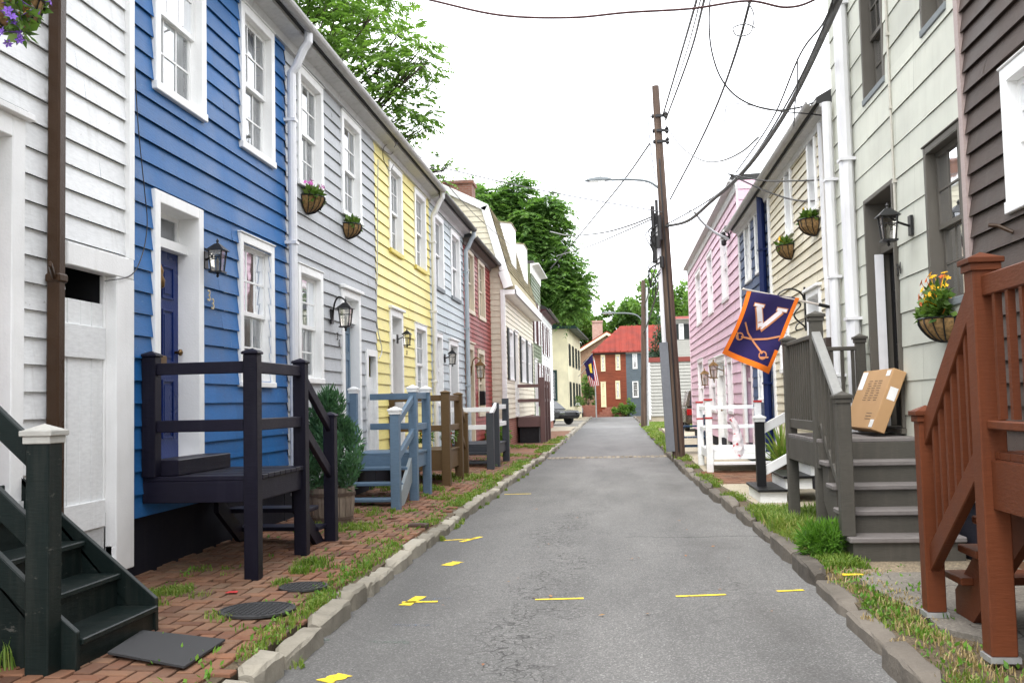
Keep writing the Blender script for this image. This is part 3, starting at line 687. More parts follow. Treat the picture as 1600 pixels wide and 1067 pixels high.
for z in (2.37, 4.6): m.fbox(FL, pa-.058, pa+.058, .035, .143, z, z+.06); m.bar(FL.P(pa-.05, .1, z+.03), FL.P(pa-.2, .16, z+.1), .025, .05)
m.build('downspout', PIPEB, h, bevel=.012)
m = MB(); m.fbox(FL, B0-.05, B0+.03, -.02, .055, gz1+.16, ZE-.14); m.build('corner_board', TRIM, h)
# blue house
wb1 = R(236, 316, 0, 160); wb1 = (wb1[0], wb1[1])+wdz; wb2 = w1; wbl = R(370, 424, 375, 604); db = R(235, 312, 312, 719)
h = house('clapboard_house', 'bright blue clapboard house with number 33 beside its panelled door', FL, B0, B1, .66, ZE, .18, BLUE, [win_open(wb1), win_open(wb2), win_open(wbl), win_open(db, .1, 0)], found=FOUND, ov=.27)
for r in (wb1, wb2): window(h, FL, r, .1, .07, curt=(1, .06), cols=3, rows=2)
window(h, FL, wbl, .09, .05, curt=(1, .1), cols=3, rows=2)
d_ = door(h, FL, db, .1, .27, TRIM, BLUEDOOR, rec=.16, cap=False)
m = MB(); c = (db[0]+db[1])/2-.03; zk = Zp(262, 430); m.lathe(FL.P(c, -.13, zk-.1), [(.001, 0), (.035, .02), (.04, .08), (.02, .12), (.03, .16), (.012, .2), (.001, .23)], 10); m.build('knocker', BRONZE, h, smooth=True)
m = MB(); zs = Zp(262, 562); m.fbox(FL, c-.13, c+.13, -.155, -.13, zs-.03, zs+.05); m.build('letter_slot', BRONZE, h, bevel=.01)
NUM = plain('number_brass', (.5, .42, .26), .5, .1)
for k, (px, py) in enumerate(((320, 463), (326, 476))): text_mesh('3', .15, FL.P(A(px), .04, Zp(px, py)), (0, 1, 0), (0, 0, 1), NUM, h, 'house_number')
lantern(FL, A(340, 405, .15), .15, Zp(340, 407, .15), 0.74, 'black box lantern on the blue wall between the door and the window')
downspout(h, FL, B1+.0, ZE+.03, .5, PIPEW, .05, .31)
# grey house
wg1 = R(462, 501, 118, 298); wg2 = R(531, 561, 190, 343); wz = ((wg1[2]+wg2[2])/2, (wg1[3]+wg2[3])/2); wg1 = wg1[:2]+wz; wg2 = wg2[:2]+wz
wgl = R(462, 501, 420, 598); dg = R(532, 561, 456, 704); gg = R(570, 597, 548, 706); gg = (gg[0], min(gg[1], G1-.06), gg[2], gg[3])
h = house('clapboard_house', 'weathered grey clapboard house with number 35 and a white side gate', FL, B1, G1, .6, ZE, .172, GREYS, [win_open(wg1), win_open(wg2), win_open(wgl), win_open(dg, .11, 0), win_open(gg, .1, 0)], found=FOUND, ov=.27)
for r in (wg1, wg2, wgl): window(h, FL, r, .1, .06, curt=(.95, .25))
door(h, FL, dg, .11, .28, TRIM, GREYDOOR, rec=.1, knob='near', cap=True)
m = MB(); a0, a1, z0, z1 = gg; m.fbox(FL, a0, a0+.1, -.05, .045, z0, z1); m.fbox(FL, a1-.1, a1, -.05, .045, z0, z1); m.fbox(FL, a0+.1, a1-.1, -.05, .045, z1-.1, z1); m.build('gate_frame', TRIM, h)
m = MB(); n = 5
for k in range(n): x0 = a0+.1+(a1-a0-.2)*k/n; m.fbox(FL, x0+.003, x0+(a1-a0-.25)/n-.003, -.03, -.01, z0, z1-.42)
m.build('gate', WHITE, h)
for k, (s_, px, py) in enumerate((('3', 522, 526), ('5', 525, 537))): text_mesh(s_, .15, FL.P(A(px), .035, Zp(px, py)), (0, 1, 0), (0, 0, 1), IRON, h, 'house_number')
lantern(FL, A(540, 497, .22), .22, Zp(540, 495, .22), 0.9, 'black gooseneck lantern on the grey wall beside the grey door', True)
# yellow house
wy1 = R(606, 626, 264, 398); wy2 = R(646, 663, 302, 424); wz = ((wy1[2]+wy2[2])/2, (wy1[3]+wy2[3])/2); wy1 = wy1[:2]+wz; wy2 = wy2[:2]+wz
wyl = R(647, 665, 508, 628); dy = R(608, 628, 486, 700)
h = house('clapboard_house', 'yellow clapboard house with white framed windows and a brown door', FL, G1, Y1, .6, ZE, .178, YELLOW, [win_open(wy1), win_open(wy2), win_open(wyl), win_open(dy, .11, 0)], found=FOUND, ov=.27)
for r in (wy1, wy2): window(h, FL, r, .1, .07, curt=(.6, .4), cols=3, rows=2, sillm=paint('yellow_sill', (.7, .58, .12), .5))
window(h, FL, wyl, .1, .06, curt=(.9, .2))
door(h, FL, dy, .12, .3, TRIM, BROWNDOOR, rec=.16, knob='near')
lantern(FL, A(636, 530, .2), .2, Zp(636, 530, .2), 0.7, 'black cone lamp on the yellow wall beside the brown door')
text_mesh('37', .12, FL.P(A(631), .03, Zp(631, 551)), (0, 1, 0), (0, 0, 1), NUM, h, 'house_number')
downspout(h, FL, Y1, ZE+.03, .5, PIPEW, .05, .31, foot=False)
# pale blue house
wp1 = R(675, 691, 338, 452); wp2 = R(703, 717, 364, 472); wz = ((wp1[2]+wp2[2])/2, (wp1[3]+wp2[3])/2); wp1 = wp1[:2]+wz; wp2 = wp2[:2]+wz
wpl = R(675, 690, 520, 634); dp = R(701, 715, 533, 692)
h = house('clapboard_house', 'pale blue clapboard house with one-over-one sash windows', FL, Y1, P1, .6, ZE-.05, .178, PALE, [win_open(wp1), win_open(wp2), win_open(wpl), win_open(dp, .12, 0)], found=FOUND, gutter=DARKGUT, ov=.27)
for r in (wp1, wp2): window(h, FL, r, .12, .08, curt=(.3, .0), cols=1, rows=1, sillm=paint('grey_sill', (.2, .22, .23), .6))
window(h, FL, wpl, .1, .06, curt=(.85, .0), cols=1, rows=1); door(h, FL, dp, .12, .25, TRIM, BLACKP, rec=.2)
lantern(FL, A(707, 560, .2), .2, Zp(707, 560, .2), 0.85, 'black lantern on the pale blue wall beside the black door')
downspout(h, FL, P1, ZE-.02, .5, paint('grey_pipe', (.42, .47, .5), .4), .055, .31, foot=False)
# red house
wr1 = R(727, 739, 392, 488); wr2 = R(746, 756, 408, 502); wz = ((wr1[2]+wr2[2])/2, (wr1[3]+wr2[3])/2); wr1 = wr1[:2]+wz; wr2 = wr2[:2]+wz
wrl = R(746, 756, 547, 650); dr = R(727, 740, 537, 695); ZR = FS.pix(752, 385)[1]-.05
h = house('clapboard_house', 'dark red clapboard house with cream window frames and a low dark gutter', FL, P1, R1, .5, ZR, .125, REDS, [win_open(wr1), win_open(wr2), win_open(wrl), win_open(dr, .14, 0)], found=BRICKR, gutter=DARKGUT, ov=.27, lap=.02, soffit=paint('brown_soffit', (.12, .1, .09), .6))
for r in (wr1, wr2, wrl): window(h, FL, r, .13, .1, trim=TAN, curt=(.8, .1), cols=2, rows=2)
door(h, FL, dr, .16, .0, TAN, paint('cream_door', (.5, .45, .33), .5), rec=.1)
lantern(FL, A(751, 580, .28), .28, Zp(751, 580, .28), 1.2, 'ornate dark lantern on the red wall by the cream door', True, BRONZE)
m = MB(); am, zm = A(743), Zp(744, 622); m.fbox(FL, am-.12, am+.12, .02, .2, zm-.2, zm+.2); o = m.build('letter_box', BLACKP, None, bevel=.03); tag(o, 'black wall letter box on the red clapboard house', 'letter box')
# gambrel cream house, standing forward of the row
XG = -3.37; FG = Fac((XG, 0, 0), (0, 1, 0), (1, 0, 0)); g0, g1 = R1+.0, FG.pix(833, 560)[0]
zE = onY(788, 470, g0).z+.35
ww1 = R(794, 801, 516, 594, FG); ww2 = R(813, 820, 520, 596, FG); ww3 = R(823, 829, 524, 598, FG); dgm = FG.rect(803.5, 808.5, 520, 648)
dz = (ww1[2], ww1[3]); ww2 = ww2[:2]+dz; ww3 = ww3[:2]+dz
h = thing('gambrel_house', 'cream gambrel house with shingled mansard and two white dormers', 'house', FG.P((g0+g1)/2, -3, 0))
m = MB(); siding(m, FG, g0, g1, 1.0, zE, .16, .022, [win_open(ww1), win_open(ww2), win_open(ww3), win_open(dgm, .1, 0)])
kn = onY(763, 322, g0); rd = onY(683, 286, g0); dk = XG-kn.x; dr_ = XG-rd.x
# gable end facing down the street: boards clipped to the gambrel outline
fe = Fac(FG.P(g0, 0, 0), (-1, 0, 0), (0, -1, 0)); zz = 1.0
def half(z):   # outline x at height z
    if z <= zE: return 0
    if z <= kn.z: return (z-zE)/(kn.z-zE)*dk
    return dk+(z-kn.z)/(rd.z-kn.z)*(dr_-dk)
while zz < rd.z-.05:
    z2 = min(zz+.175, rd.z); D0, D1 = .024, .004; b = 2*dr_
    m.add([fe.P(half(zz), D0, zz), fe.P(b-half(zz), D0, zz), fe.P(b-half(z2), D1, z2), fe.P(half(z2), D1, z2), fe.P(half(zz), -.02, zz+.004), fe.P(b-half(zz), -.02, zz+.004)], [(0, 1, 2, 3), (0, 4, 5, 1)]); zz = z2
m.build('wall', CREAM, h)
m = MB(); m.fbox(FG, g0+.02, g1-.02, -.62, -.6, 1, zE); m.build('shade_backing', ROOM, h)  # room shade as a black sheet behind the windows
m = MB(); m.fbox(FG, g0+.01, g1-.01, -5, -.03, 0, .998); m.build('foundation', BRICKR, h)
m = MB(); m.fbox(FG, g0-.03, g0+.1, -.03, .035, .95, zE); m.fbox(fe, 0, .1, 0, .045, .95, zE); m.fbox(fe, .1, 1.2, 0, .045, .9, 1.0); m.build('corner_board', TRIM, h)
m = MB(); prof = [(.42, zE), (.25, zE+.55), (-dk, kn.z), (-dr_, rd.z), (-2*dr_+dk, kn.z), (-2*dr_-.2, zE)]; th = .09
poly = [FG.P(g0-.02, d, z) for d, z in prof]+[FG.P(g0-.02, d-.0 if i in (0, 5) else d, z-th) for i, (d, z) in reversed(list(enumerate(prof)))]
m.prism([FG.P(g0-.02, .36, zE), FG.P(g0-.02, .14, zE+.6), FG.P(g0-.02, -dk, kn.z), FG.P(g0-.02, -dk-.1, kn.z-.08), FG.P(g0-.02, 0, zE+.5), FG.P(g0-.02, .1, zE)], V((0, g1-g0+.02, 0)))
m.prism([FG.P(g0-.02, -dk, kn.z+.012), FG.P(g0-.02, -dr_, rd.z+.012), FG.P(g0-.02, -2*dr_+dk, kn.z), FG.P(g0-.02, -2*dr_+dk, kn.z-.1), FG.P(g0-.02, -dr_, rd.z-.1), FG.P(g0-.02, -dk, kn.z-.1)], V((0, g1-g0+.02, 0)))
rf = m.build('roof', SHINGLE, h)
m = MB()                                        # shingle courses on the steep slope
p0, p1 = V((0, .145, zE+.61)), V((0, -dk+.01, kn.z)); nrow = 17
for k in range(nrow):
    a = p0.lerp(p1, k/nrow); b = p0.lerp(p1, (k+1)/nrow); aa = g0
    while aa < g1-.05:
        l = min(random.uniform(.5, .9), g1-aa); j = random.uniform(0, .006)
        m.add([FG.P(aa+.004, a.y+.03+j, a.z+.012), FG.P(aa+l-.004, a.y+.03+j, a.z+.012), FG.P(aa+l-.004, b.y+.006, b.z), FG.P(aa+.004, b.y+.006, b.z), FG.P(aa+.004, a.y-.02, a.z), FG.P(aa+l-.004, a.y-.02, a.z)], [(0, 1, 2, 3), (0, 4, 5, 1)]); aa += l
m.build('shingles', SHINGLE, rf)
m = MB()                                        # rake boards and boxed eave
def rake(p, q, wd=.3):
    p, q = V(p), V(q); d = (q-p).normalized(); n = V((d.z, 0, -d.x)); n = n if n.x < 0 or n.z < 0 else -n
    m.hexa([V((x, g0-.07, z)) for x, z in ()] or [p+V((0, -.07, 0)), q+V((0, -.07, 0)), q+n*wd+V((0, -.07, 0)), p+n*wd+V((0, -.07, 0)), p, q, q+n*wd, p+n*wd])
X_ = lambda d: XG+d
rake((X_(.3), g0-.022, zE+.1), (X_(.14), g0-.022, zE+.62), .3); rake((X_(.14), g0-.022, zE+.62), (X_(-dk), g0-.022, kn.z+.02), .24); rake((X_(-dk), g0-.022, kn.z+.03), (X_(-dr_), g0-.022, rd.z+.03), .22)
m.fbox(FG, g0-.02, g1, .0, .4, zE-.16, zE-.005); m.fbox(FG, g0-.02, g1, .35, .41, zE-.16, zE+.12); m.build('cornice', TRIM, h, bevel=.008)
for (xa, xb, yt, yb) in ((783, 806, 350, 425), (806, 823, 378, 446)):
    ya = FG.pix((xa+xb)/2, yb, -.1)[0]; yb_ = ya+1.5; zb = zE+.9; zt = kn.z-.12
    m = MB(); m.prism([FG.P(ya, .02, zb), FG.P(ya, .02, zt), FG.P(ya, -dk-.35, zt+.12), FG.P(ya, -dk-.3, zb)], V((0, yb_-ya, 0))); o = m.build('dormer', WHITE, h)
    m = MB(); m.prism([FG.P(ya-.03, .05, zt+.004), FG.P(ya-.03, .05, zt+.03), FG.P(ya-.03, -dk-.35, zt+.16), FG.P(ya-.03, -dk-.35, zt+.125)], V((0, yb_-ya+.06, 0))); m.build('dormer_roof', SHINGLE, o)
    m = MB(); m.fbox(FG, ya+.25, yb_-.25, .02, .04, zb+.3, zt-.15); dw = m.build('dormer_window', TRIM, o)
c = onY(713, 300, g0+1.2)
m = MB(); m.box(c.x-.55, c.x+.55, g0+.9, g0+1.7, rd.z-1, c.z+.28); m.box(c.x-.6, c.x+.6, g0+.85, g0+1.75, c.z+.2, c.z+.3); m.build('chimney', CHIMB, h)
for r in (ww1, ww2, ww3): window(h, FG, r, .1, .06, curt=(.6, .2), cols=2, rows=2, shutters=(SHUT, .4))
door(h, FG, dgm, .1, .25, TRIM, CREAM, rec=.15)
# green house, white house with maroon shutters
XN = -3.4; FN = Fac((XN, 0, 0), (0, 1, 0), (1, 0, 0)); n0, n1, n2 = g1+.02, FN.pix(846, 560)[0], FN.pix(863, 560)[0]
zg = FN.pix(836, 412, .2)[1]
gw = [(n0+.7, n0+1.7), (n0+2.9, n0+3.9)]
go = [(a, b, z0, z1) for a, b in gw for z0, z1 in ((4.0, 5.8),)]+[(n0+2.7, n0+4, 1.3, 3.2)]
h = house('clapboard_house', 'tall narrow green clapboard house with maroon shutters and a pale cornice', FN, n0, n1, .6, zg, .16, GREENS, [win_open(r) for r in go]+[(n0+.9, n0+1.9, .9, 3.2)], found=BRICKR, roof='flat', soffit=TRIM, gutter=None, ov=.4, corn=.4)
for r in go: window(h, FN, r, .1, .08, shutters=(MAROON, .35))
door(h, FN, (n0+.8, n0+2., .9, 3.3), .12, .3, TRIM, MAROON)
zw = FN.pix(855, 489, .2)[1]
wo = [(n1+k, n1+k+.95, z0, z1) for k in (1.0, 3.8) for z0, z1 in ((1.5, 3.2), (3.75, 5.2))]
h = house('clapboard_house', 'white clapboard house with maroon shutters beyond the green house', FN, n1, n2, .5, zw, .17, WHITESID, [win_open(r) for r in wo]+[(n1+2.3, n1+3.2, .6, 2.7)], found=BRICKR, gutter=DARKGUT, soffit=MAROON, ov=.3)
for r in wo: window(h, FN, r, .1, .08, shutters=(MAROON, .35))
door(h, FN, (n1+2.2, n1+3.3, .6, 2.8), .1, .25, TRIM, MAROON)
# cream stucco building past the drive, standing a little askew
pa, pb = V((-3.42, 72, 0)), V((-3.0, 86, 0)); Ac = (pb-pa).normalized(); Nc = V((Ac.y, -Ac.x, 0)); FC = Fac(pa, Ac, Nc); Lc = (pb-pa).length; zc = onY(887, 512, 72).z
h = thing('stucco_building', 'pale yellow stucco building with a dark green eave past the drive', 'building', FC.P(Lc/2, -4, 0))
co = [(a, a+.9, z0, z1) for a in (1.2, 4.6, 8, 11.2) for z0, z1 in ((1.1, 2.9), (4.1, 5.7))]
m = MB(); siding(m, FC, 0, Lc, 0, zc, 8, .004, [win_open(r) for r in co])
fe2 = Fac(FC.P(0, 0, 0), Nc*-1, Ac*-1); ew = (.8, 2.0, 1.55, 3.75); eo = win_open(ew)
siding(m, fe2, 0, 9, 0, zc, 8, .004, [eo]); m.quad(FC.P(Lc, 0, 0), FC.P(Lc, -9, 0), FC.P(Lc, -9, zc), FC.P(Lc, 0, zc)); m.build('wall', YCREAM, h)
m = MB(); m.fbox(FC, .3, Lc-.05, -.62, -.6, 0, zc); m.fbox(fe2, .3, 8, -.62, -.6, 0, zc); m.build('shade_backing', ROOM, h)  # black sheets carry the interior shade in their colour
GRNT = paint('dark_green_trim', (.02, .045, .04), .5)
for r in co: window(h, FC, r, .08, .06, trim=GRNT, sashm=TRIM, cols=2, rows=2, curt=(.5, .1), shutters=(SHUT, .32))
window(h, fe2, ew, .12, .1, trim=GRNT, sashm=GRNT, cols=2, rows=2)
m = MB(); m.prism([FC.P(-.35, .75, zc-.12), FC.P(-.35, .75, zc+.02), FC.P(-.35, -9, zc+1.2), FC.P(-.35, -9, zc+1.0), FC.P(-.35, 0, zc)], Ac*(Lc+.6)); m.fbox(FC, -.36, -.33, -9, .75, zc-.1, zc+.12); m.build('roof', GRNT, h)
m = MB(); m.fbox(FC, 6, 8.5, .02, .35, 1.15, 1.35); o = m.build('window_box', TRIM, h)
leaves([FC.P(6+k*.5, .2, 1.5) for k in range(6)], [.35]*6, 500, .15, BASKL, 'flowers', o)
# ------------------------------------------------------------------ END OF THE STREET
FD = Fac((0, 92, 0), (1, 0, 0), (0, -1, 0))
Dp = lambda px, py: (onY(px, py, 92).x, onY(px, py, 92).z)
x0, x1 = Dp(930, 600)[0], Dp(979, 600)[0]; x2 = Dp(1050, 600)[0]; ze = Dp(960, 551)[1]
def DR(xa, xb, yt, yb): a, z1 = Dp(xa, yt); b, z0 = Dp(xb, yb); return (a, b, z0, z1)
rw = [DR(938.5, 946, 555, 580), DR(961.5, 969.5, 554, 578), DR(961.5, 969.5, 595, 623)]; rdoor = DR(938.5, 947.5, 597, 635)
h = house('brick_house', 'painted red brick house with a red metal roof at the street end', FD, x0, x1, 0, ze, .075, paint('red_painted_brick', (.2, .055, .03), .8, .2, .3), [win_open(r) for r in rw]+[win_open(rdoor, .12, 0)], lap=.004, joint=.6, gap=.004, roof=None, gutter=None, soffit=DARKGUT, ov=.2, cat='house')
if True:
    RR = paint('red_metal_roof', (.2, .034, .024), .8, .2, .5, (.11, .045, .035), grain=0)
    GB = paint('grey_painted_brick', (.10, .125, .145), .7, .1, .2)
for r in rw: window(h, FD, r, .085, .1, head=.14, trim=paint('pale_yellow_trim', (.75, .68, .45), .5), cols=2, rows=2)
door(h, FD, rdoor, .12, .1, paint('pale_yellow_trim', (0, 0, 0)), paint('pale_door', (.7, .65, .45), .4), rec=.05)
rh = 2.75; rx = x0+2.5; m = MB()
m.add([FD.P(x0-.25, .35, ze), FD.P(x1, .35, ze), FD.P(x1, -8.8, ze), FD.P(x0-.25, -8.8, ze), FD.P(x0-.25, .35, ze+.1), FD.P(x1, .35, ze+.1), FD.P(x1, -8.8, ze+.1), FD.P(x0-.25, -8.8, ze+.1), FD.P(rx, -4.2, ze+rh), FD.P(x1, -4.2, ze+rh)], [(0, 1, 2, 3), (0, 1, 5, 4), (2, 3, 7, 6), (3, 0, 4, 7), (1, 2, 6, 9, 5), (4, 5, 9, 8), (6, 7, 8, 9), (7, 4, 8)])
k = x0-.1
while k < x1: f_ = min(1, (k-x0+.25)/(rx-x0+.25)); m.bar(FD.P(k, .36, ze+.11), FD.P(k, .36-4.56*f_, ze+.11+(rh-.1)*f_), .07, .1); k += .5
m.build('roof', RR, h)
m = MB()
for k in range(4): m.fbox(FD, x0+.1+.25*k, x0+2.6+.0*k, .05+.0, 1.6-.33*k, .22*k, .22*(k+1))
o = m.build('brick_steps', BRICKR); tag(o, 'brick front steps leading up to the red brick house', 'steps')
m = MB(); m.fbox(FD, x0-2.2, x0+.05, 1.2, 1.5, 0, 1.1); o = m.build('brick_wall', BRICKR); tag(o, 'low brick garden wall left of the red brick house steps', 'wall')
gw_ = [DR(988, 996, 552, 576), DR(988, 998, 596, 621), DR(1012, 1020, 549, 572)]
h = house('brick_house', 'grey painted house with white windows under the red metal roof', FD, x1, x2, 0, ze, .075, GB, [win_open(r) for r in gw_], lap=.004, joint=.6, gap=.004, roof=None, gutter=GUTTER, soffit=GUTTER, ov=.2)
for r in gw_: window(h, FD, r, .08, .1, cols=3, rows=3)
m = MB(); m.prism([FD.P(x1, .35, ze), FD.P(x1, .35, ze+.1), FD.P(x1, -4.2, ze+rh), FD.P(x1, -8.8, ze+.1), FD.P(x1, -8.8, ze)], V((x2-x1+.3, 0, 0)))
k = x1+.2
while k < x2: m.bar(FD.P(k, .36, ze+.11), FD.P(k, -4.2, ze+rh+.01), .07, .1); k += .5
m.build('roof', RR, h)
# brown gable house behind
pk = onY(948, 521, 104); el = onY(900, 552, 104); FB = Fac((0, 104, 0), (1, 0, 0), (0, -1, 0)); hw = pk.x-el.x
h = thing('brick_house', 'brown brick house with a red gable roof seen behind the stucco building', 'house', (pk.x, 108, 0))
m = MB(); m.prism([(el.x, 104, 0), (pk.x+hw, 104, 0), (pk.x+hw, 104, el.z), (pk.x, 104, pk.z), (el.x, 104, el.z)], (0, 9, 0)); m.build('wall', BRICKB, h)
m = MB()
for s in (-1, 1):
    a = V((pk.x, 103.7, pk.z+.25)); b = V((pk.x+s*(hw+.5), 103.7, el.z-.12+.1)); m.prism([a, b, b-V((0, 0, .14)), a-V((0, 0, .14))], (0, 9.5, 0))
rf = m.build('roof', RR, h)
m = MB()
for s in (-1, 1):
    a = V((pk.x, 103.6, pk.z+.1)); b = V((pk.x+s*(hw+.5), 103.6, el.z-.16)); m.prism([a, b, b-V((0, 0, .28)), a-V((0, 0, .28))], (0, .09, 0))
m.build('rake_board', paint('pale_yellow_trim', (0, 0, 0)), h)
cc = onY(933.5, 515, 107); m = MB(); m.box(cc.x-.55, cc.x+.55, 106.5, 107.5, el.z, cc.z+.9); m.box(cc.x-.62, cc.x+.62, 106.4, 107.6, cc.z+.75, cc.z+.92); m.build('chimney', brickmat('pale_chimney', (.36, .2, .16), (.42, .28, .22), (.4, .36, .32)), rf)
# white garage and white shuttered house on the right
FR0 = Fac((0, 60, 0), (1, 0, 0), (0, -1, 0)); ga = onY(1015, 640, 60).x; gz = onY(1015, 566, 60).z
h = thing('garage', 'white clapboard garage with a rust red parapet edge beside the road', 'garage', (ga+3, 63, 0))
WS2 = paint('garage_siding', (.36, .355, .33), .55, .05, .2)
m = MB(); siding(m, FR0, ga, ga+6.5, .5, gz, .2, .045, []); siding(m, Fac((ga, 60, 0), (0, 1, 0), (-1, 0, 0)), 0, 7, .5, gz, .14, .02, []); m.build('wall', WS2, h)
m = MB(); m.fbox(FR0, ga+.02, ga+6.5, -7, -.02, 0, .5); m.build('foundation', CONCB, h)
m = MB(); m.fbox(FR0, ga-.1, ga+6.6, -7.1, .1, gz, gz+.28); m.build('roof', paint('rust_trim', (.2, .05, .04), .5), h)
m = MB(); m.fbox(FR0, ga-.01, ga+.12, 0, .035, .5, gz); m.build('corner_board', TRIM, h); m = MB(); m.tube([FR0.P(ga+.02, .1, gz-.05), FR0.P(ga+.02, .1, .3)], .05); m.build('downspout', PIPEW, h)
o = leaves([FR0.P(ga+5, .04, 3.35), FR0.P(ga+4.7, .04, 3.0)], [(.6, .06, .4), (.5, .06, .35)], 700, .13, leafmat('dry_ivy', (.16, .16, .08), (.3, .3, .18), (.42, .42, .28), .2), 'ivy', None, org=FR0.P(ga+5, .04, 3)); tag(o, 'patch of pale ivy clinging to the white garage wall', 'ivy')
FR1 = Fac((0, 76, 0), (1, 0, 0), (0, -1, 0)); xa = onY(1056, 520, 76).x; zb = onY(1070, 500, 76).z; wl = onY(1061, 530, 76); wh = onY(1068, 506, 76)
h = house('clapboard_house', 'white clapboard house with grey shutters behind the garage', FR1, xa, xa+8, 0, zb, .16, WS2, [win_open((wl.x, wh.x, wl.z, wh.z))], depth=8, roofm=RR, ov=.3, pitch=.12)
window(h, FR1, (wl.x, wh.x, wl.z, wh.z), .08, .08, shutters=(SHUT, .4))
# ------------------------------------------------------------------ RIGHT ROW
XR = 2.85
FR = Fac((XR, 0, 0), (0, 1, 0), (-1, 0, 0)); FRo = Fac((XR-.24, 0, 0), (0, 1, 0), (-1, 0, 0))
AR = lambda px, py=400, d=0: FR.pix(px, py, d)[0]
ZR_ = lambda px, py, d=0: FR.pix(px, py, d)[1]
def RR_(x0, x1, yt, yb): return FR.rect(x0, x1, yt, yb)
r0, r1, r2, r3, r4 = AR(1519), AR(1311), AR(1206), AR(1157), AR(1080, 550)
zer = (FRo.pix(1195, 272)[1]+FRo.pix(1145, 345)[1])/2-.08
# brown house
bw = (5.1, 7.25-.0, ZR_(1590, 330), ZR_(1590, 95)); bq = AR(1577, 230); bw = (bq-1.15, bq, bw[2], bw[3])
h = house('clapboard_house', 'dark brown clapboard house with a white framed window above the rust railing', FR, .5, r0, .9, 7.2, .165, BROWNS, [win_open(bw)], found=BRICKB, lap=.03, soffit=TRIM)
window(h, FR, bw, .11, .08, curt=(.5, .2), cols=2, rows=2)
m = MB(); m.fbox(FR, r0-.07, r0+.02, -.02, .045, .9, 7); m.build('corner_board', paint('pinkish_trim', (.4, .32, .3), .5), h)
zz = ZR_(1560, 362); m = MB(); m.tube([FR.P(AR(1590), .02, zz-.06), FR.P(AR(1585), .1, zz), FR.P(AR(1585)+.02, .16, zz+.01)], .014); m.build('pipe_bracket', paint('brown_pipe', (0, 0, 0)), h)
# number 34: big pale panels
v1 = RR_(1346, 1381, -60, 152); v2 = RR_(1437, 1478, -120, 30); vz = v1[2]; vzt = vz+1.45; v1 = (v1[0], v1[1], vz, vzt); v2 = (v2[0], v2[1], vz, vzt)
vl = RR_(1450, 1510, 205, 480); d34 = RR_(1362, 1409, 290, 672); PZ = 1.085
d34 = (d34[0], d34[1], PZ+.07, d34[3])
h = house('panelled_house', 'pale sage house clad in large panels with number 34 and dark taupe window frames', FR, r0, r1, .62, 7.4, .335, SAGE, [win_open(v1, .06), win_open(v2, .06), win_open(vl, .06), win_open(d34, .05, 0)], found=FOUND, lap=.012, joint=1.5, gap=.002, soffit=TRIM)
for r in (v1, v2, vl): window(h, FR, r, .06, .06, trim=TAUPE, curt=(1, .3), cols=3, rows=2, sillm=paint('grey_sill', (0, 0, 0)), proud=.02, deep=.035)
door(h, FR, d34, .05, .5, TAUPE, BLACKP, rec=.2, knob='near', cap=False)
m = MB(); a = d34[0]+.3; m.fbox(FR, d34[1]-.12, d34[1]-.09, -.12, -.03, d34[2], d34[3]-.62); m.build('storm_door_edge', paint('storm_door_white', (.8, .8, .82), .4, grain=0), h)
m = MB(); ca = AR(1400, 250); m.tube([FR.P(ca, .03, 7.2), FR.P(ca, .03, ZR_(1410, 352))], .013, 6)
for k in range(5): m.fbox(FR, ca-.022, ca+.022, .0, .045, 3.6+k*.75, 3.63+k*.75)
m.build('conduit', paint('conduit_paint', (.5, .48, .42), .5), h)
text_mesh('34', .17, FR.P(AR(1409, 421), .03, ZR_(1409, 421)), (0, -1, 0), (0, 0, 1), IRON, h, 'house_number')
lantern(FR, AR(1388, 365, .24), .24, ZR_(1388, 355, .24), 0.85, 'black iron lantern on the pale sage wall above the cardboard box')
downspout(h, FR, AR(1324, 300, .1), 7.3, .5, PIPEW, .08, elbow=False)
# cream house
c1 = RR_(1229, 1240, 250, 372); c2 = RR_(1265, 1279, 196, 334); cz = ((c1[2]+c2[2])/2, (c1[3]+c2[3])/2); c1 = c1[:2]+cz; c2 = c2[:2]+cz
cd_ = RR_(1267, 1289, 450, 640); cw_ = (r2-1.6, r2-.7, cd_[2]+.6, cd_[3]-.1)
CRM2 = paint('warm_cream_siding', (.66, .60, .46), .5, .06, .3, (.42, .38, .3))
h = house('clapboard_house', 'warm cream clapboard house with two hanging baskets under its upper windows', FR, r1, r2, .7, zer, .14, CRM2, [win_open(c1), win_open(c2), win_open(cd_, .1, 0), win_open(cw_)], found=FOUND, corner=TRIM, ov=.2)
for r in (c1, c2, cw_): window(h, FR, r, .1, .07, curt=(.9, .1), cols=2, rows=2)
door(h, FR, cd_, .1, .3, TRIM, paint('navy_door', (.02, .03, .07), .4), rec=.2)
downspout(h, FR, AR(1297, 300, .1), zer-.01, .5, PIPEW, .06, .4, foot=False, elbow=False); 
m = MB(); m.tube([FR.P(r1+.5, .06, zer-.1), FR.P(r1+.5, .06, 3.2), FR.P(r1+.46, .06, 2.9), FR.P(r1+.46, .06, .4)], .04); m.tube([FR.P(r1+.28, .04, zer), FR.P(r1+.28, .04, .5)], .022); m.build('service_conduit', PIPEW, h)
m = MB(); m.fbox(FR, r1+.4, r1+.62, .02, .12, 1.2, 2.25); m.build('meter_box', paint('brown_meter_box', (.06, .045, .04), .5), h)
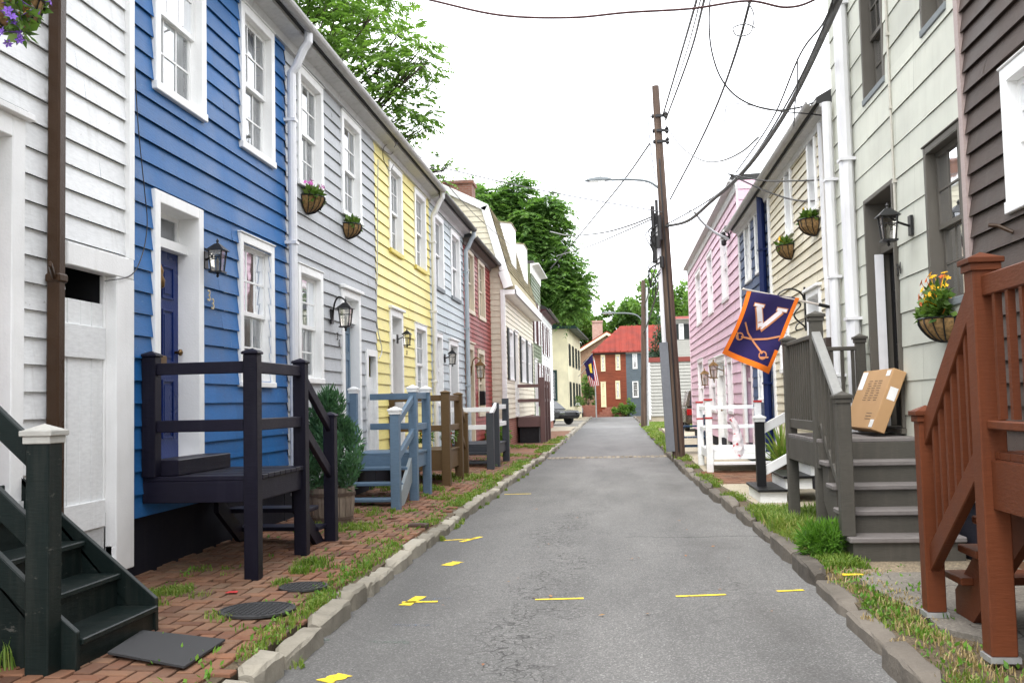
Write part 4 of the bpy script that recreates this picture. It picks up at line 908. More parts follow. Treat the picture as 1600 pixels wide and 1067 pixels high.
# navy house
n1_ = RR_(1166, 1175, 343, 443); n2_ = RR_(1182, 1190, 320, 427); nz_ = ((n1_[2]+n2_[2])/2, (n1_[3]+n2_[3])/2); n1_ = n1_[:2]+nz_; n2_ = n2_[:2]+nz_
nl = RR_(1187, 1198, 530, 628); nd = RR_(1163, 1179, 560, 700)
h = house('clapboard_house', 'navy blue clapboard house with a navy downspout between pink and cream houses', FR, r2, r3, .5, zer, .2, NAVYS, [win_open(n1_), win_open(n2_), win_open(nl), win_open(nd, .1, 0)], found=FOUND, corner=TRIM, ov=.2)
for r in (n1_, n2_, nl): window(h, FR, r, .085, .07, curt=(.9, .1), cols=2, rows=2)
door(h, FR, nd, .12, .3, paint('pale_pink_trim', (.72, .62, .62), .5), NAVYS, rec=.15)
downspout(h, FR, AR(1190, 370, .1), zer-.01, .5, paint('navy_pipe', (.012, .022, .09), .35), .075, .4, foot=False, elbow=False)
# pink house
pz = FR.pix(1151, 272, .1)[1]
p1 = RR_(1089, 1097, 415, 506); p2 = RR_(1107, 1115, 382, 495); p3 = RR_(1129, 1139, 376, 474); zt_ = (p1[3]+p2[3]+p3[3])/3; zb_ = (p1[2]+p2[2]+p3[2])/3
p1, p2, p3 = [q[:2]+(zb_, zt_) for q in (p1, p2, p3)]
q1 = RR_(1093, 1101, 560, 650); q2 = RR_(1110, 1120, 560, 644); q3 = RR_(1139, 1147, 558, 646); pd = RR_(1123, 1137, 556, 696)
h = house('clapboard_house', 'pink clapboard house with a flat roof and white framed windows', FR, r3, r4, .4, pz, .24, PINK, [win_open(r) for r in (p1, p2, p3, q1, q2, q3)]+[win_open(pd, .12, 0)], found=FOUND, roof='flat', corner=paint('pink_trim', (.75, .6, .66), .5), soffit=SOFFIT, gutter=None, lap=.03, ov=.25, corn=.22)
PWT = paint('pinkish_white_trim', (.76, .72, .73), .5)
for r in (p1, p2, p3, q1, q2, q3): window(h, FR, r, .12, .08, trim=PWT, curt=((.7, .1) if r is not p3 else None), cols=1, rows=2)
door(h, FR, pd, .14, .3, TRIM, WHITE, rec=.1)
# ------------------------------------------------------------------ STOOPS
def post(root, x, y, z0, z1, s, mat, cap=None, capm=None, name='post'):
    m = MB(); m.box(x-s/2, x+s/2, y-s/2, y+s/2, z0, z1); c = s/2+.012
    if cap == 'pyr':
        m.box(x-c, x+c, y-c, y+c, z1, z1+.02); m.add([(x-c, y-c, z1+.02), (x+c, y-c, z1+.02), (x+c, y+c, z1+.02), (x-c, y+c, z1+.02), (x, y, z1+.05)], [(0, 1, 4), (1, 2, 4), (2, 3, 4), (3, 0, 4), (3, 2, 1, 0)])
    o = m.build(name, mat, root, bevel=.006)
    if cap == 'cap':
        m = MB(); b = s/2; m.box(x-b-.025, x+b+.025, y-b-.025, y+b+.025, z1, z1+.03); m.box(x-b-.012, x+b+.012, y-b-.012, y+b+.012, z1-.04, z1); 
        m.add([(x-b-.015, y-b-.015, z1+.03), (x+b+.015, y-b-.015, z1+.03), (x+b+.015, y+b+.015, z1+.03), (x-b-.015, y+b+.015, z1+.03), (x, y, z1+.065)], [(0, 1, 4), (1, 2, 4), (2, 3, 4), (3, 0, 4), (3, 2, 1, 0)])
        m.build('post_cap', capm or mat, o, bevel=.004)
    return o
def rail(root, p, q, w, h, mat, name='rail'): m = MB(); m.bar(p, q, w, h); return m.build(name, mat, root, bevel=.006)
def deck(root, x0, x1, y0, y1, z, mat, fh=.17, along='x', topm=None, bw=.14):
    m = MB(); 
    if along == 'x':
        k = y0
        while k < y1-.01: m.box(x0, x1+.02, k+.004, min(k+bw, y1)-.004, z-.035, z+random.uniform(-.002, .002)); k += bw
    else:
        k = x0
        while k < x1-.01: m.box(k+.004, min(k+bw, x1)-.004, y0-.02, y1+.02, z-.035, z+random.uniform(-.002, .002)); k += bw
    m.build('deck', topm or mat, root, bevel=.004)
    m = MB(); m.box(x0, x1, y0, y0+.04, z-.037-fh, z-.037); m.box(x0, x1, y1-.04, y1, z-.037-fh, z-.037); m.box(x1-.04, x1, y0+.042, y1-.042, z-.037-fh, z-.037); m.box(x0, x0+.04, y0+.042, y1-.042, z-.037-fh, z-.037)
    m.build('fascia', mat, root, bevel=.004)
SG = 'front stoops and porches of the row houses'
# 1 dark green steps
t = thing('front_steps', 'dark green wooden steps with a white capped post, at the white house', 'steps', (-3.3, 5.8, .12), SG)
ya, yb = 5.32, 6.27; xs = -2.88; run, rise = .235, .2
for k in range(4):
    z = .12+.165+rise*k if k else .285
    z = .30+rise*k; x = xs-run*k
    m = MB(); m.box(x-run-.02, x+.025, ya+.04, yb-.04, z-.035, z); m.build('tread', GREENP, t, bevel=.006)
    m = MB(); m.box(x-.03, x-.005, ya+.04, yb-.04, (.1 if k == 0 else z-rise), z-.036); m.build('riser', GREENP, t)
for y in (ya, yb-.04):
    m = MB(); m.prism([(xs+.01, y, .1), (xs+.01, y, .34), (xs-4*run, y, .34+4*rise), (-3.8, y, .34+4*rise), (-3.8, y, .7), (xs-.35, y, .1)], (0, .04, 0)); m.build('stringer', GREENP, t, bevel=.004)
m = MB(); m.box(-3.8, xs-4*run+.03, ya-.9, yb-.04, 1.02, 1.06); m.box(-3.8, xs-4*run, ya-.9, ya-.86, .86, 1.02); m.build('landing', GREENP, t, bevel=.006)
post(t, -3.02, ya-.06, .1, 1.38, .13, GREENP, 'cap', paint('weathered_cap', (.5, .49, .45), .6, .15, .5, (.2, .2, .17)))
for z in (1.26, .84, .5): rail(t, (-3.06, ya-.06, z), (-3.78, ya-.06, z+.66), .05, .12, GREENP)
# 2 navy porch
t = thing('porch', 'dark navy wooden porch on tall posts in front of the blue house', 'porch', (-3.35, 8.8, .12), SG)
XP = -2.88; yA, yB, yD = 7.95, 9.17, 10.1
deck(t, -3.78, XP+.02, yA-.03, yB+.05, .97, NAVYP, .17)
for (x, y, z0, z1) in ((XP, yA, .1, 1.93), (XP, yB, .1, 1.9), (-3.72, yA, .97, 1.93), (XP, yD, .1, 1.4)): post(t, x, y, z0, z1, .115, NAVYP, 'pyr')
for z in (1.83, 1.37): rail(t, (-3.7, yA, z), (XP, yA, z), .05, .095, NAVYP); rail(t, (XP, yA, z), (XP, yB, z), .05, .095, NAVYP)
for z in (1.8, 1.34): rail(t, (XP, yB, z), (XP, yD, z-.52), .05, .1, NAVYP)
for k in range(3):
    z = .76-.21*k; y = yB+.06+.27*k; m = MB(); m.box(-3.75, XP-.03, y, y+.29, z-.04, z); m.build('tread', NAVYP, t, bevel=.006)
for x in (-3.72, XP-.1): m = MB(); m.prism([(x, yB+.02, .74), (x, yB+.95, .12), (x, yB+.7, .12), (x, yB+.02, .55)], (.045, 0, 0)); m.build('stringer', NAVYP, t)
m = MB(); m.box(-3.78, -3.52, 8.0, 9.1, .972, 1.1); m.build('door_step', NAVYP, t, bevel=.006)
# 3 slate porch
t = thing('porch', 'slate blue wooden porch with white post caps at the grey house', 'porch', (-3.35, 14.6, .12), SG)
yA, yB, yN = 13.97, 14.95, 12.8
deck(t, -3.78, XP, yA, yB, .83, SLATEP, .2)
post(t, XP, yN, .1, 1.42, .12, SLATEP, 'cap', TRIM); post(t, XP, yA, .1, 1.72, .12, SLATEP, 'cap', TRIM); post(t, XP, yB, .1, 1.72, .12, SLATEP, 'cap', TRIM); post(t, -3.74, yA, .83, 1.72, .1, SLATEP, 'cap', TRIM)
for z in (1.63, 1.18): rail(t, (XP, yA, z), (XP, yB, z), .05, .095, SLATEP); rail(t, (-3.74, yB-.03, z), (XP, yB-.03, z), .05, .095, SLATEP)
for z in (1.60, 1.13): rail(t, (XP, yA, z), (XP, yN, z-.36), .05, .1, SLATEP)
for k in range(3):
    z = .64-.19*k; y = yA-.02-.3*k; m = MB(); m.box(-3.7, XP-.03, y-.3, y, z-.04, z); m.build('tread', SLATEP, t, bevel=.006)
for x in (-3.74, XP-.06): m = MB(); m.prism([(x, yA, .79), (x, yA, .45), (x, yA-.7, .1), (x, yA-1.0, .1), (x, yA-1.0, .2)], (.045, 0, 0)); m.build('stringer', paint('pale_slate', (.3, .34, .36), .5), t)
# 4 brown porch
t = thing('porch', 'brown wooden porch with plain posts at the yellow house', 'porch', (-3.3, 17.1, .12), SG)
xb, yA, yB, yN = -2.83, 16.4, 17.75, 18.45
deck(t, -3.78, xb, yA, yB, .74, BROWNP, .3)
post(t, xb, yA, .1, 1.68, .14, BROWNP, 'pyr'); post(t, xb, yB, .1, 1.66, .14, BROWNP, 'pyr'); post(t, xb, yN, .1, 1.3, .12, BROWNP, 'pyr'); post(t, -3.74, yA, .74, 1.66, .1, BROWNP, 'pyr')
for z in (1.6, 1.1): rail(t, (-3.74, yA, z), (xb, yA, z), .05, .1, BROWNP); rail(t, (xb, yA, z), (xb, yB, z), .05, .1, BROWNP); rail(t, (xb, yB, z-.03), (xb, yN, z-.42), .05, .1, BROWNP)
for k in range(3): z = .55-.18*k; m = MB(); m.box(-3.7, xb-.05, yB+.02+.25*k, yB+.28+.25*k, z-.04, z); m.build('tread', BROWNP, t)
# 5 dark grey porch with white rails
t = thing('porch', 'dark grey wooden porch with white rails at the pale blue house', 'porch', (-3.2, 22.6, .12), SG)
xb, yN, yA, yB = -2.6, 20.7, 21.7, 23.6
deck(t, -3.78, xb, yA, yB, .62, DGREYP, .2)
post(t, xb, yN, .1, 1.3, .15, DGREYP); post(t, xb, yA, .1, 1.5, .14, DGREYP); post(t, xb, yB, .1, 1.6, .15, DGREYP)
for z in (1.36, .98): rail(t, (-3.76, yA, z), (xb, yA, z), .05, .1, TRIM); rail(t, (xb, yA, z+.05), (xb, yB, z+.05), .05, .1, TRIM); 
rail(t, (xb, yN, 1.22), (xb, yA, 1.46), .06, .1, TRIM)
for k in range(2): z = .45-.18*k; m = MB(); m.box(-3.7, xb-.05, yA-.28-.28*k, yA-.02-.28*k, z-.04, z); m.build('tread', DGREYP, t)
# 6 mauve porch at the gambrel house
t = thing('porch', 'mauve brown wooden porch boxed in below, at the cream gambrel house', 'porch', (-2.95, 35.3, .12), SG)
xb, yA, yB = -2.5, 33.8, 36.4
deck(t, -3.36, xb, yA, yB, 1.0, MAUVEP, .3)
m = MB(); m.box(-3.3, xb-.15, yA+.1, yB-.1, .1, .66); m.build('dark_infill', ROOM, t)
for y, z1 in ((yA, 2.3), (yA+1.2, 2.2), (yB, 2.2)): post(t, xb, y, .1, z1, .17, MAUVEP, 'pyr')
for z in (2.05, 1.55): rail(t, (-3.34, yA, z), (xb, yA, z), .06, .11, MAUVEP); rail(t, (xb, yA, z), (xb, yB, z), .06, .11, MAUVEP)
# 7 rust stair
t = thing('porch_stair', 'rust red wooden stair and railing at the brown house', 'stairs', (2.4, 5.6, .12), SG)
xo, yB, yA, zt_ = 1.93, 5.05, 6.12, 1.19
def rpost(x, y, z1, s, cap): 
    o = post(t, x, y, .15, z1, s, RUSTP, 'cap' if cap else None); m = MB(); m.box(x-s/2-.01, x+s/2+.01, y-s/2-.01, y+s/2+.01, .12, .15); m.build('post_base', STEEL, o); return o
rpost(xo, yA, 1.36, .115, True); rpost(xo, yB, 2.17, .132, True); rpost(xo, 3.2, 2.17, .145, True)
rail(t, (xo, yB, 2.10), (xo, yA, 1.22), .06, .14, RUSTP, 'handrail'); rail(t, (xo, yB, 1.22), (xo, yA, .44), .06, .13, RUSTP, 'lower_rail')
for k in range(7):
    y = yB+.13+k*.125; f_ = (y-yB)/(yA-yB); m = MB(); m.box(xo-.018, xo+.018, y-.018, y+.018, 1.22-.78*f_, 2.1-.88*f_); m.build('baluster', RUSTP, t)
for k in range(9):
    y = yB-.2-k*.17; m = MB(); m.box(xo-.018, xo+.018, y-.018, y+.018, 1.36, 2.0); m.build('baluster', RUSTP, t)
rail(t, (xo, yB, 2.05), (xo, 3.2, 2.05), .05, .11, RUSTP, 'handrail'); rail(t, (xo, yB-.07, 1.33), (xo, 3.2, 1.33), .07, .045, RUSTP, 'lower_rail')
deck(t, xo, 2.84, 3.1, yB+.02, zt_, RUSTP, .24)
m = MB(); m.box(xo-.02, xo+.05, 3.1, yB, .9, 1.145); m.build('rim_board', RUSTP, t)
for k in range(4):
    z = zt_-.2-.2*k; y = yB+.04+.27*k; m = MB(); m.box(xo+.09, 2.8, y-.02, y+.29, z-.045, z); m.build('tread', RUSTP, t, bevel=.006)
for x in (xo+.16, 2.74):
    m = MB(); m.prism([(x, yB+.02, 1.1), (x, yB+.02, .72), (x, yB+.02+.85, .12), (x, yB+.02+1.15, .12), (x, yB+.02+1.15, .26)], (.05, 0, 0)); m.build('stringer', RUSTP, t)
m = MB(); m.box(xo+.75, 2.8, yB-.1, yB+.0, .12, .95); m.build('dark_infill', BLACKP, t)  # black panel painting in the dark space below the stair
# 8 grey stair and deck
t = thing('porch_stair', 'grey wooden stair and deck with slim balusters at house number 34', 'stairs', (2.4, 9.9, .12), SG)
xo, y0, yA, yB = 1.95, 8.27, 9.55, 11.15; PZ = 1.085
for k in range(4):
    z = .31+.193*k; y = y0+.285*k
    m = MB(); m.box(1.9, 2.84, y-.03, y+.3, z-.045, z); m.build('tread', TREADP, t, bevel=.008)
    m = MB(); m.box(1.93, 2.83, y, y+.03, (.1 if k == 0 else z-.193), z-.046); m.build('riser', GREYP, t)
m = MB(); m.box(1.93, 2.83, y0+1.14, y0+1.17, .89, PZ-.04); m.build('riser', GREYP, t)
for x in (1.93, 2.79): m = MB(); m.prism([(x, y0+.031, .1), (x, y0+.031, .264), (x, y0+.316, .264), (x, y0+.316, .457), (x, y0+.6, .457), (x, y0+.6, .65), (x, y0+.886, .65), (x, y0+.886, .843), (x, y0+1.13, .843), (x, y0+1.13, .5), (x, y0+.5, .1)], (.04, 0, 0)); m.build('stringer', GREYP, t)
deck(t, xo-.05, 2.84, yA-.15, yB+.05, PZ, GREYP, .24, topm=TREADP)
post(t, xo-.03, y0+.13, .31, 1.47, .115, GREYP, 'cap'); post(t, xo, yA, .1, 2.26, .115, GREYP, 'cap'); post(t, xo, yB, .1, 2.12, .115, GREYP, 'cap'); post(t, 2.74, yB, PZ, 2.12, .1, GREYP, 'cap')
rail(t, (xo, yA, 2.08), (xo, yB, 2.08), .07, .045, GREYP, 'handrail'); rail(t, (xo, yA, 1.2), (xo, yB, 1.2), .05, .1, GREYP, 'lower_rail')
rail(t, (xo, yB, 2.02), (2.74, yB, 2.02), .06, .045, GREYP, 'handrail'); rail(t, (xo, yB, 1.2), (2.74, yB, 1.2), .05, .08, GREYP, 'lower_rail')
for k in range(11): y = yA+.13+k*.125; m = MB(); m.box(xo-.017, xo+.017, y-.017, y+.017, 1.25, 2.06); m.build('baluster', GREYP, t)
for k in range(6): x = xo+.13+k*.115; m = MB(); m.box(x-.017, x+.017, yB-.017, yB+.017, 1.24, 2.0); m.build('baluster', GREYP, t)
rail(t, (xo-.01, yA, 2.12), (xo-.02, y0+.13, 1.36), .085, .06, paint('worn_rail', (.26, .26, .25), .45, .15, .3), 'handrail'); rail(t, (xo, yA, 1.28), (xo-.02, y0+.13, .52), .045, .08, GREYP, 'lower_rail')
for k in range(6): f_ = (k+.7)/6.6; y = yA-(yA-y0-.13)*f_; m = MB(); m.box(xo-.035, xo-.0, y-.017, y+.017, 1.28-.76*f_, 2.1-.76*f_); m.build('baluster', GREYP, t)
# 9 white steps with black treads
t = thing('front_steps', 'white wooden steps with black treads and a black post, at the cream house', 'steps', (2.4, 13.6, .12), SG)
for k in range(3):
    z = .29+.17*k; x = 1.84+.33*k
    m = MB(); m.box(x-.03, x+.36, 12.95, 14.2, z-.035, z); m.build('tread', BLACKP, t, bevel=.006)
    m = MB(); m.box(x, (2.84 if k == 2 else x+.34), 13, 14.15, (.1 if k == 0 else z-.17), z-.036); m.build('riser', WHITE, t)
post(t, 1.93, 13.5, .1, 1.2, .12, BLACKP, 'cap', TRIM)
rail(t, (1.95, 13.5, 1.05), (2.84, 13.5, 1.5), .05, .12, TRIM); rail(t, (1.95, 13.5, .48), (2.84, 13.5, .95), .05, .12, TRIM)
# 10 white porch of the pink house
t = thing('porch', 'low white wooden porch with red trimmed posts at the pink house', 'porch', (2.3, 19.6, .12), SG)
xo, yA, yB = 1.72, 18.6, 20.6
deck(t, xo, 2.84, yA, yB, .52, WHITE, .14)
m = MB(); m.box(xo+.05, 2.84, yA-.3, yA-.02, .26, .3); m.build('tread', WHITE, t)
REDT = paint('red_post_trim', (.45, .03, .03), .5)
for x, y, z1 in ((xo, yA, 1.45), (xo, yB, 1.4), (2.72, yA+.6, 1.4)):
    o = post(t, x, y, .1, z1, .12, WHITE)
    m = MB(); m.box(x-.075, x+.075, y-.075, y+.075, z1, z1+.035); m.box(x-.068, x+.068, y-.068, y+.068, z1-.34, z1-.31); m.build('post_cap', REDT, o)
for z in (1.3, .9): rail(t, (xo, yB, z), (2.84, yB, z), .04, .075, WHITE); rail(t, (xo, yA, z), (xo, yB, z), .04, .075, WHITE)
for o in list(COL.objects):
    if o.type == 'EMPTY' and o.get('category') in ('steps', 'porch', 'stairs'):
        lb = o['label']
        for k_, dy in (('dark green wooden steps', -.25), ('dark navy', -.27), ('dark grey wooden porch', -.3), ('rust red', .4), ('grey wooden stair', .38), ('white wooden steps', .42), ('low white', .55)):
            if k_ in lb: o.location.y += dy
# ------------------------------------------------------------------ SMALL THINGS
def basket(f, a, z, r, label, seed, fl, group='coir flower baskets on the walls', nl=350, full=False, trail=0, fn=14, tall=0):
    random.seed(seed); root = thing('flower_basket', label, 'flower basket', f.P(a, 0, z-r*.9), group)
    c = f.P(a, .03, z); ang = math.atan2(f.N.y, f.N.x); m = MB(); a0, a1 = (ang-math.pi/2, ang+math.pi/2) if not full else (0, 2*math.pi)
    prof = [(r*math.sin(t), -r*.92*math.cos(t)) for t in [k*math.pi/2/7 for k in range(8)]]
    prof = [(p[0]*random.uniform(.97, 1.03), p[1]) for p in prof]; m.lathe(c, prof, 16, a0, a1); m.build('liner', COIR, root, smooth=True)
    m = MB()
    for k in range(9):
        t = a0+(a1-a0)*k/8; m.tube([c+V((math.cos(t)*p[0]*1.03, math.sin(t)*p[0]*1.03, p[1]*1.03)) for p in prof], .006, 4)
    for q in (.55, 1.0): m.tube([c+V((math.cos(a0+(a1-a0)*k/16)*r*1.03*q**.4, math.sin(a0+(a1-a0)*k/16)*r*1.03*q**.4, -r*.92*(1-q))) for k in range(17)], .008, 4)
    if not full: m.bar(f.P(a-r, .02, z), f.P(a+r, .02, z), .02, .02)
    m.build('wire_frame', IRON, root)
    bl = [c+f.N*r*.4+V((0, 0, .05*r))+f.A*(k*r*.5) for k in (-1, -.3, .3, 1)]; br = [r*.34]*4
    if tall: bl = [b+V((random.uniform(-.04, .04), random.uniform(-.04, .04), q)) for b in bl for q in (.02, tall*.5, tall)]; br = [r*.36]*len(bl)
    if trail: bl += [c+f.N*r*.8+f.A*(-r*.6)+V((0, 0, -trail*k)) for k in (.2, .5, .8)]; br += [r*.3, r*.25, r*.2]
    leaves(bl, br, nl, r*.4, BASKL, 'foliage', root, droop=-.2, aspect=.5)
    for mat, nfl, sp in fl:
        m = MB()
        for k in range(nfl):
            b = random.choice(bl); d = V((random.gauss(0, 1), random.gauss(0, 1), random.gauss(.5, .8))).normalized(); p = b+d*r*.5*random.uniform(.8, 1.2)+V((0, 0, sp))
            n = (d+f.N*.6).normalized(); u = n.cross(V((0, 0, 1))).normalized(); v2 = n.cross(u); s = r*.16*random.uniform(.7, 1.2)
            m.tube([p, b], .003, 3, False)
            for q in range(6):
                t = q*math.pi/3+random.random()*.3; e = u*math.cos(t)+v2*math.sin(t); e2 = u*math.cos(t+.5)+v2*math.sin(t+.5); e3 = u*math.cos(t-.5)+v2*math.sin(t-.5)
                m.add([p, p+e2*s*.6+n*s*.2, p+e*s+n*s*.1, p+e3*s*.6+n*s*.2], [(0, 1, 2, 3)])
            m.lathe(p, [(s*.22, -s*.1), (s*.2, s*.15), (.0005, s*.25)], 6)
        m.build('flowers', mat, root)
    return root
basket(FL, A(492, 318, .13), Zp(492, 309, .13), .215, 'coir basket with magenta flowers under the grey house first upper window', 1, [(FM, 16, .08)])
basket(FL, A(553, 360, .13), Zp(553, 352, .13), .205, 'coir basket with sparse greenery under the grey house second upper window', 2, [], nl=220)
FB_ = Fac((-3.42, 0, 0), (0, 1, 0), (1, 0, 0)); ba, bz = FB_.pix(4, 0)
o = basket(FB_, ba, bz, .19, 'dark hanging basket with trailing purple flowers by the white house', 3, [(FP, 26, -.02), (FY, 4, .05), (FW, 4, .02)], full=True, trail=.3, nl=420)
m = MB(); m.tube([FB_.P(ba, .03, bz+.9), FB_.P(ba, .03, bz+.02)], .008, 5); m.tube([FB_.P(ba, -.38, bz+.9), FB_.P(ba, .03, bz+.9)], .012, 5); m.build('hanger', IRON, o)
basket(FR, AR(1461, 505, .12), ZR_(1461, 498, .12), .215, 'coir basket with orange and yellow flowers below the number 34 window', 4, [(FO, 14, .1), (FY, 22, .1)], nl=520, tall=.16)
basket(FR, AR(1264, 350, .12), ZR_(1264, 344, .12), .235, 'coir basket of pale flowers, the higher one on the cream house', 5, [(FW, 6, .06), (FY, 3, .08)], nl=240)
basket(FR, AR(1227, 390, .12), ZR_(1227, 385, .12), .225, 'coir basket of yellow flowers, the lower one on the cream house', 6, [(FY, 5, .07)], nl=240)
# flag on its pole
fb, ft = onY(1295, 479, 13.3), onY(1162, 452, 13.25)
t = thing('flag', 'navy flag with orange border, letter V and crossed sabres on an angled pole', 'flag', tuple(fb))
m = MB(); m.tube([fb, ft], .014, 8); m.lathe(ft, [(.001, -.025), (.025, 0), (.001, .025)], 8); m.build('flag_pole', paint('pale_pole', (.55, .5, .45), .4), t)
m = MB(); m.tube([fb+V((.06, 0, -.02)), fb.lerp(ft, .12)], .024, 8); m.build('pole_bracket', IRON, t)
NVF = paint('navy_cloth', (.022, .016, .075), .85, .12, .1, grain=0); ORF = paint('orange_cloth', (.75, .16, .01), .85, .1, .1, grain=0); WHF = paint('white_cloth', (.72, .68, .7), .85, .05, .1, grain=0); TNF = paint('tan_orange_cloth', (.5, .2, .09), .85, .1, .1, grain=0)
q_tl, q_tr, q_bl, q_br = onY(1167, 455, 13.25), onY(1249, 466, 13.28), onY(1128, 552, 13.1), onY(1201, 584, 13.2)
def FP_(u, v, off=0):
    p = q_tl.lerp(q_tr, u).lerp(q_bl.lerp(q_br, u), v); wv = .035*math.sin(u*7+v*2.5)*(.25+v)+.02*math.sin(v*6+u*3); bow = V((.03*math.sin(math.pi*v)*(1-u)-.0, 0, 0))
    return p+bow+V((0, -wv-off, 0))
def fpatch(m, poly, off, n=1):   # polygon in uv, subdivided along edges by fan strips
    vs = [FP_(u, v, off) for u, v in poly]; m.add(vs, [tuple(range(len(vs)))])
m = MB(); n = 28; vs = [FP_(i/n, j/n) for j in range(n+1) for i in range(n+1)]; fs = [(j*(n+1)+i, j*(n+1)+i+1, (j+1)*(n+1)+i+1, (j+1)*(n+1)+i) for j in range(n) for i in range(n)]
m.add(vs, fs); cl = m.build('cloth', NVF, t, smooth=True); sd = cl.modifiers.new('solid', 'SOLIDIFY'); sd.thickness = .003; sd.offset = 1
def strip(m, pts, wd, off):
    P = []
    for (u0, v0), (u1, v1) in zip(pts, pts[1:]):
        k = max(2, int(14*math.hypot(u1-u0, v1-v0)))
        P += [(u0+(u1-u0)*i/k, v0+(v1-v0)*i/k) for i in range(k)]
    P.append(pts[-1]); vs = []
    for i, (u, v) in enumerate(P):
        a, b = P[max(i-1, 0)], P[min(i+1, len(P)-1)]; d = (b[0]-a[0], (b[1]-a[1])*1.15); l = math.hypot(*d) or 1; nx, ny = -d[1]/l*wd/2, d[0]/l*wd/2/1.15
        vs += [FP_(u+nx, v+ny, off), FP_(u-nx, v-ny, off)]
    m.add(vs, [(2*i, 2*i+1, 2*i+3, 2*i+2) for i in range(len(P)-1)])
for off in (.005, -.008):
    m = MB(); b = .04; strip(m, [(b, .0), (b, 1)], .08, off); strip(m, [(1-b, 0), (1-b, .58)], .075, off); strip(m, [(1-b, .7), (1-b, 1)], .075, off); strip(m, [(0, .965), (1, .965)], .085, off+.001*(1 if off > 0 else -1)); m.build('border', ORF, t)
m = MB()
for pts, wd in (([(.3, .2), (.5, .5)], .145), ([(.78, .2), (.5, .5)], .12), ([(.2, .185), (.42, .185)], .07), ([(.66, .185), (.88, .185)], .07)): strip(m, pts, wd, .006)
m.build('emblem_edge', TNF, t)
m = MB()
for pts, wd in (([(.305, .2), (.5, .485)], .10), ([(.765, .2), (.5, .485)], .08), ([(.215, .187), (.405, .187)], .045), ([(.675, .187), (.865, .187)], .045)): strip(m, pts, wd, .008)
m.build('emblem_letter', WHF, t)
m = MB()
strip(m, [(.16, .47), (.3, .60), (.5, .70), (.72, .80)], .03, .006); strip(m, [(.93, .52), (.7, .60), (.45, .66), (.2, .68)], .03, .0075)
for cu_, cv in ((.74, .82), (.17, .685)): strip(m, [(cu_+.07*math.cos(k*math.pi/5), cv+.05*math.sin(k*math.pi/5)) for k in range(11)], .022, .007)
strip(m, [(.7, .86), (.86, .82)], .025, .008); strip(m, [(.09, .64), (.17, .74)], .025, .008); m.build('crossed_sabres', TNF, t)
# scroll bracket and hanging lamp on the cream house
sa, sz = AR(1262, 480), ZR_(1258, 482)
t = thing('wall_lantern', 'wrought iron scroll bracket with a small hanging lantern behind the flag', 'wall lantern', FR.P(sa, 0, sz-.3), 'wall lanterns beside the front doors')
m = MB(); m.fbox(FR, sa-.02, sa+.02, .02, .05, sz-.35, sz+.3); 
arc = [FR.P(sa, .05+.2-.2*math.cos(t_), sz+.12+.16*math.sin(t_)) for t_ in [k*math.pi/8 for k in range(9)]]; m.tube(arc, .014, 6)
m.tube(spline([FR.P(sa, .04, sz-.3), FR.P(sa, .2, sz-.12), FR.P(sa, .1, sz+.05), FR.P(sa, .3, sz+.1), FR.P(sa, .44, sz+.02)], 5), .013, 6); m.tube(spline([FR.P(sa, .06, sz-.2), FR.P(sa, .16, sz-.25), FR.P(sa, .18, sz-.33), FR.P(sa, .1, sz-.32)], 4), .011, 6); m.build('bracket', IRON, t)
m = MB(); c = FR.P(sa, .42, sz-.3); m.tube([c+V((0, 0, .33)), c+V((0, 0, .15))], .006, 4); m.lathe(c, [(.02, -.12), (.05, -.1), (.035, -.08), (.08, .05), (.09, .06), (.03, .14), (.001, .17)], 6); m.build('cage', IRON, t)
# carriage lamps on the pink house
for i, (px, py, lb) in enumerate(((1101, 592, 'far'), (1115, 580, 'near'))):
    lantern(FR, AR(px, py, .3), .3, ZR_(px, py, .3), 1.15, 'brass carriage lamp on the pink house, '+('farther one' if i == 0 else 'one closer to the white door'), False, BRONZE)
# cardboard box leaning on the door
t = thing('cardboard_box', 'large flat cardboard box leaning against the door frame of house 34', 'box', (2.6, 10.3, PZ))
def mk_card():
    tt = NT('cardboard'); n = tt.noise(tt.pos(), 3, 4); n2 = tt.noise(tt.pos(), 90, 2, .5, (1, .1, 1)); c = tt.mix(n, (.42, .25, .12), (.5, .31, .16)); return tt.pbr(c, .75, tt.bump(n2, .1, .003), spec=.2)
CARD = mk_card()
bx = lambda y, s, o_: V((2.47, 10.08, PZ+.075))+V((.375*s+.927*o_, y, .927*s-.375*o_))
m = MB(); HS, LN, TH = .64, 1.2, .13
m.hexa([bx(0, 0, 0), bx(LN, 0, 0), bx(LN, 0, TH), bx(0, 0, TH), bx(0, HS, 0), bx(LN, HS, 0), bx(LN, HS, TH), bx(0, HS, TH)]); m.build('carton', CARD, t, bevel=.006)
def decal(y0, y1, s0, s1, mat, name, e=-.002): m = MB(); m.quad(bx(y0, s0, e), bx(y1, s0, e), bx(y1, s1, e), bx(y0, s1, e)); return m.build(name, mat, t)
INK = plain('box_print', (.12, .08, .05), .8); 
for q in ((.05, .2, .56, .62), (.95, 1.17, .42, .62), (.02, .16, .02, .1)): decal(*q, TRIM, 'label')
m = MB()
for k in range(9):
    for j in range(3): y = .22+j*.2+random.uniform(0, .03); s = .3+k*.026; m.quad(bx(y, s, -.002), bx(y+random.uniform(.1, .17), s, -.002), bx(y+random.uniform(.1, .17), s+.007, -.002), bx(y, s+.007, -.002))
for k in range(3): m.quad(bx(.2, .1+k*.03, -.002), bx(.42, .1+k*.03, -.002), bx(.42, .107+k*.03, -.002), bx(.2, .107+k*.03, -.002))
m.build('print', INK, t)
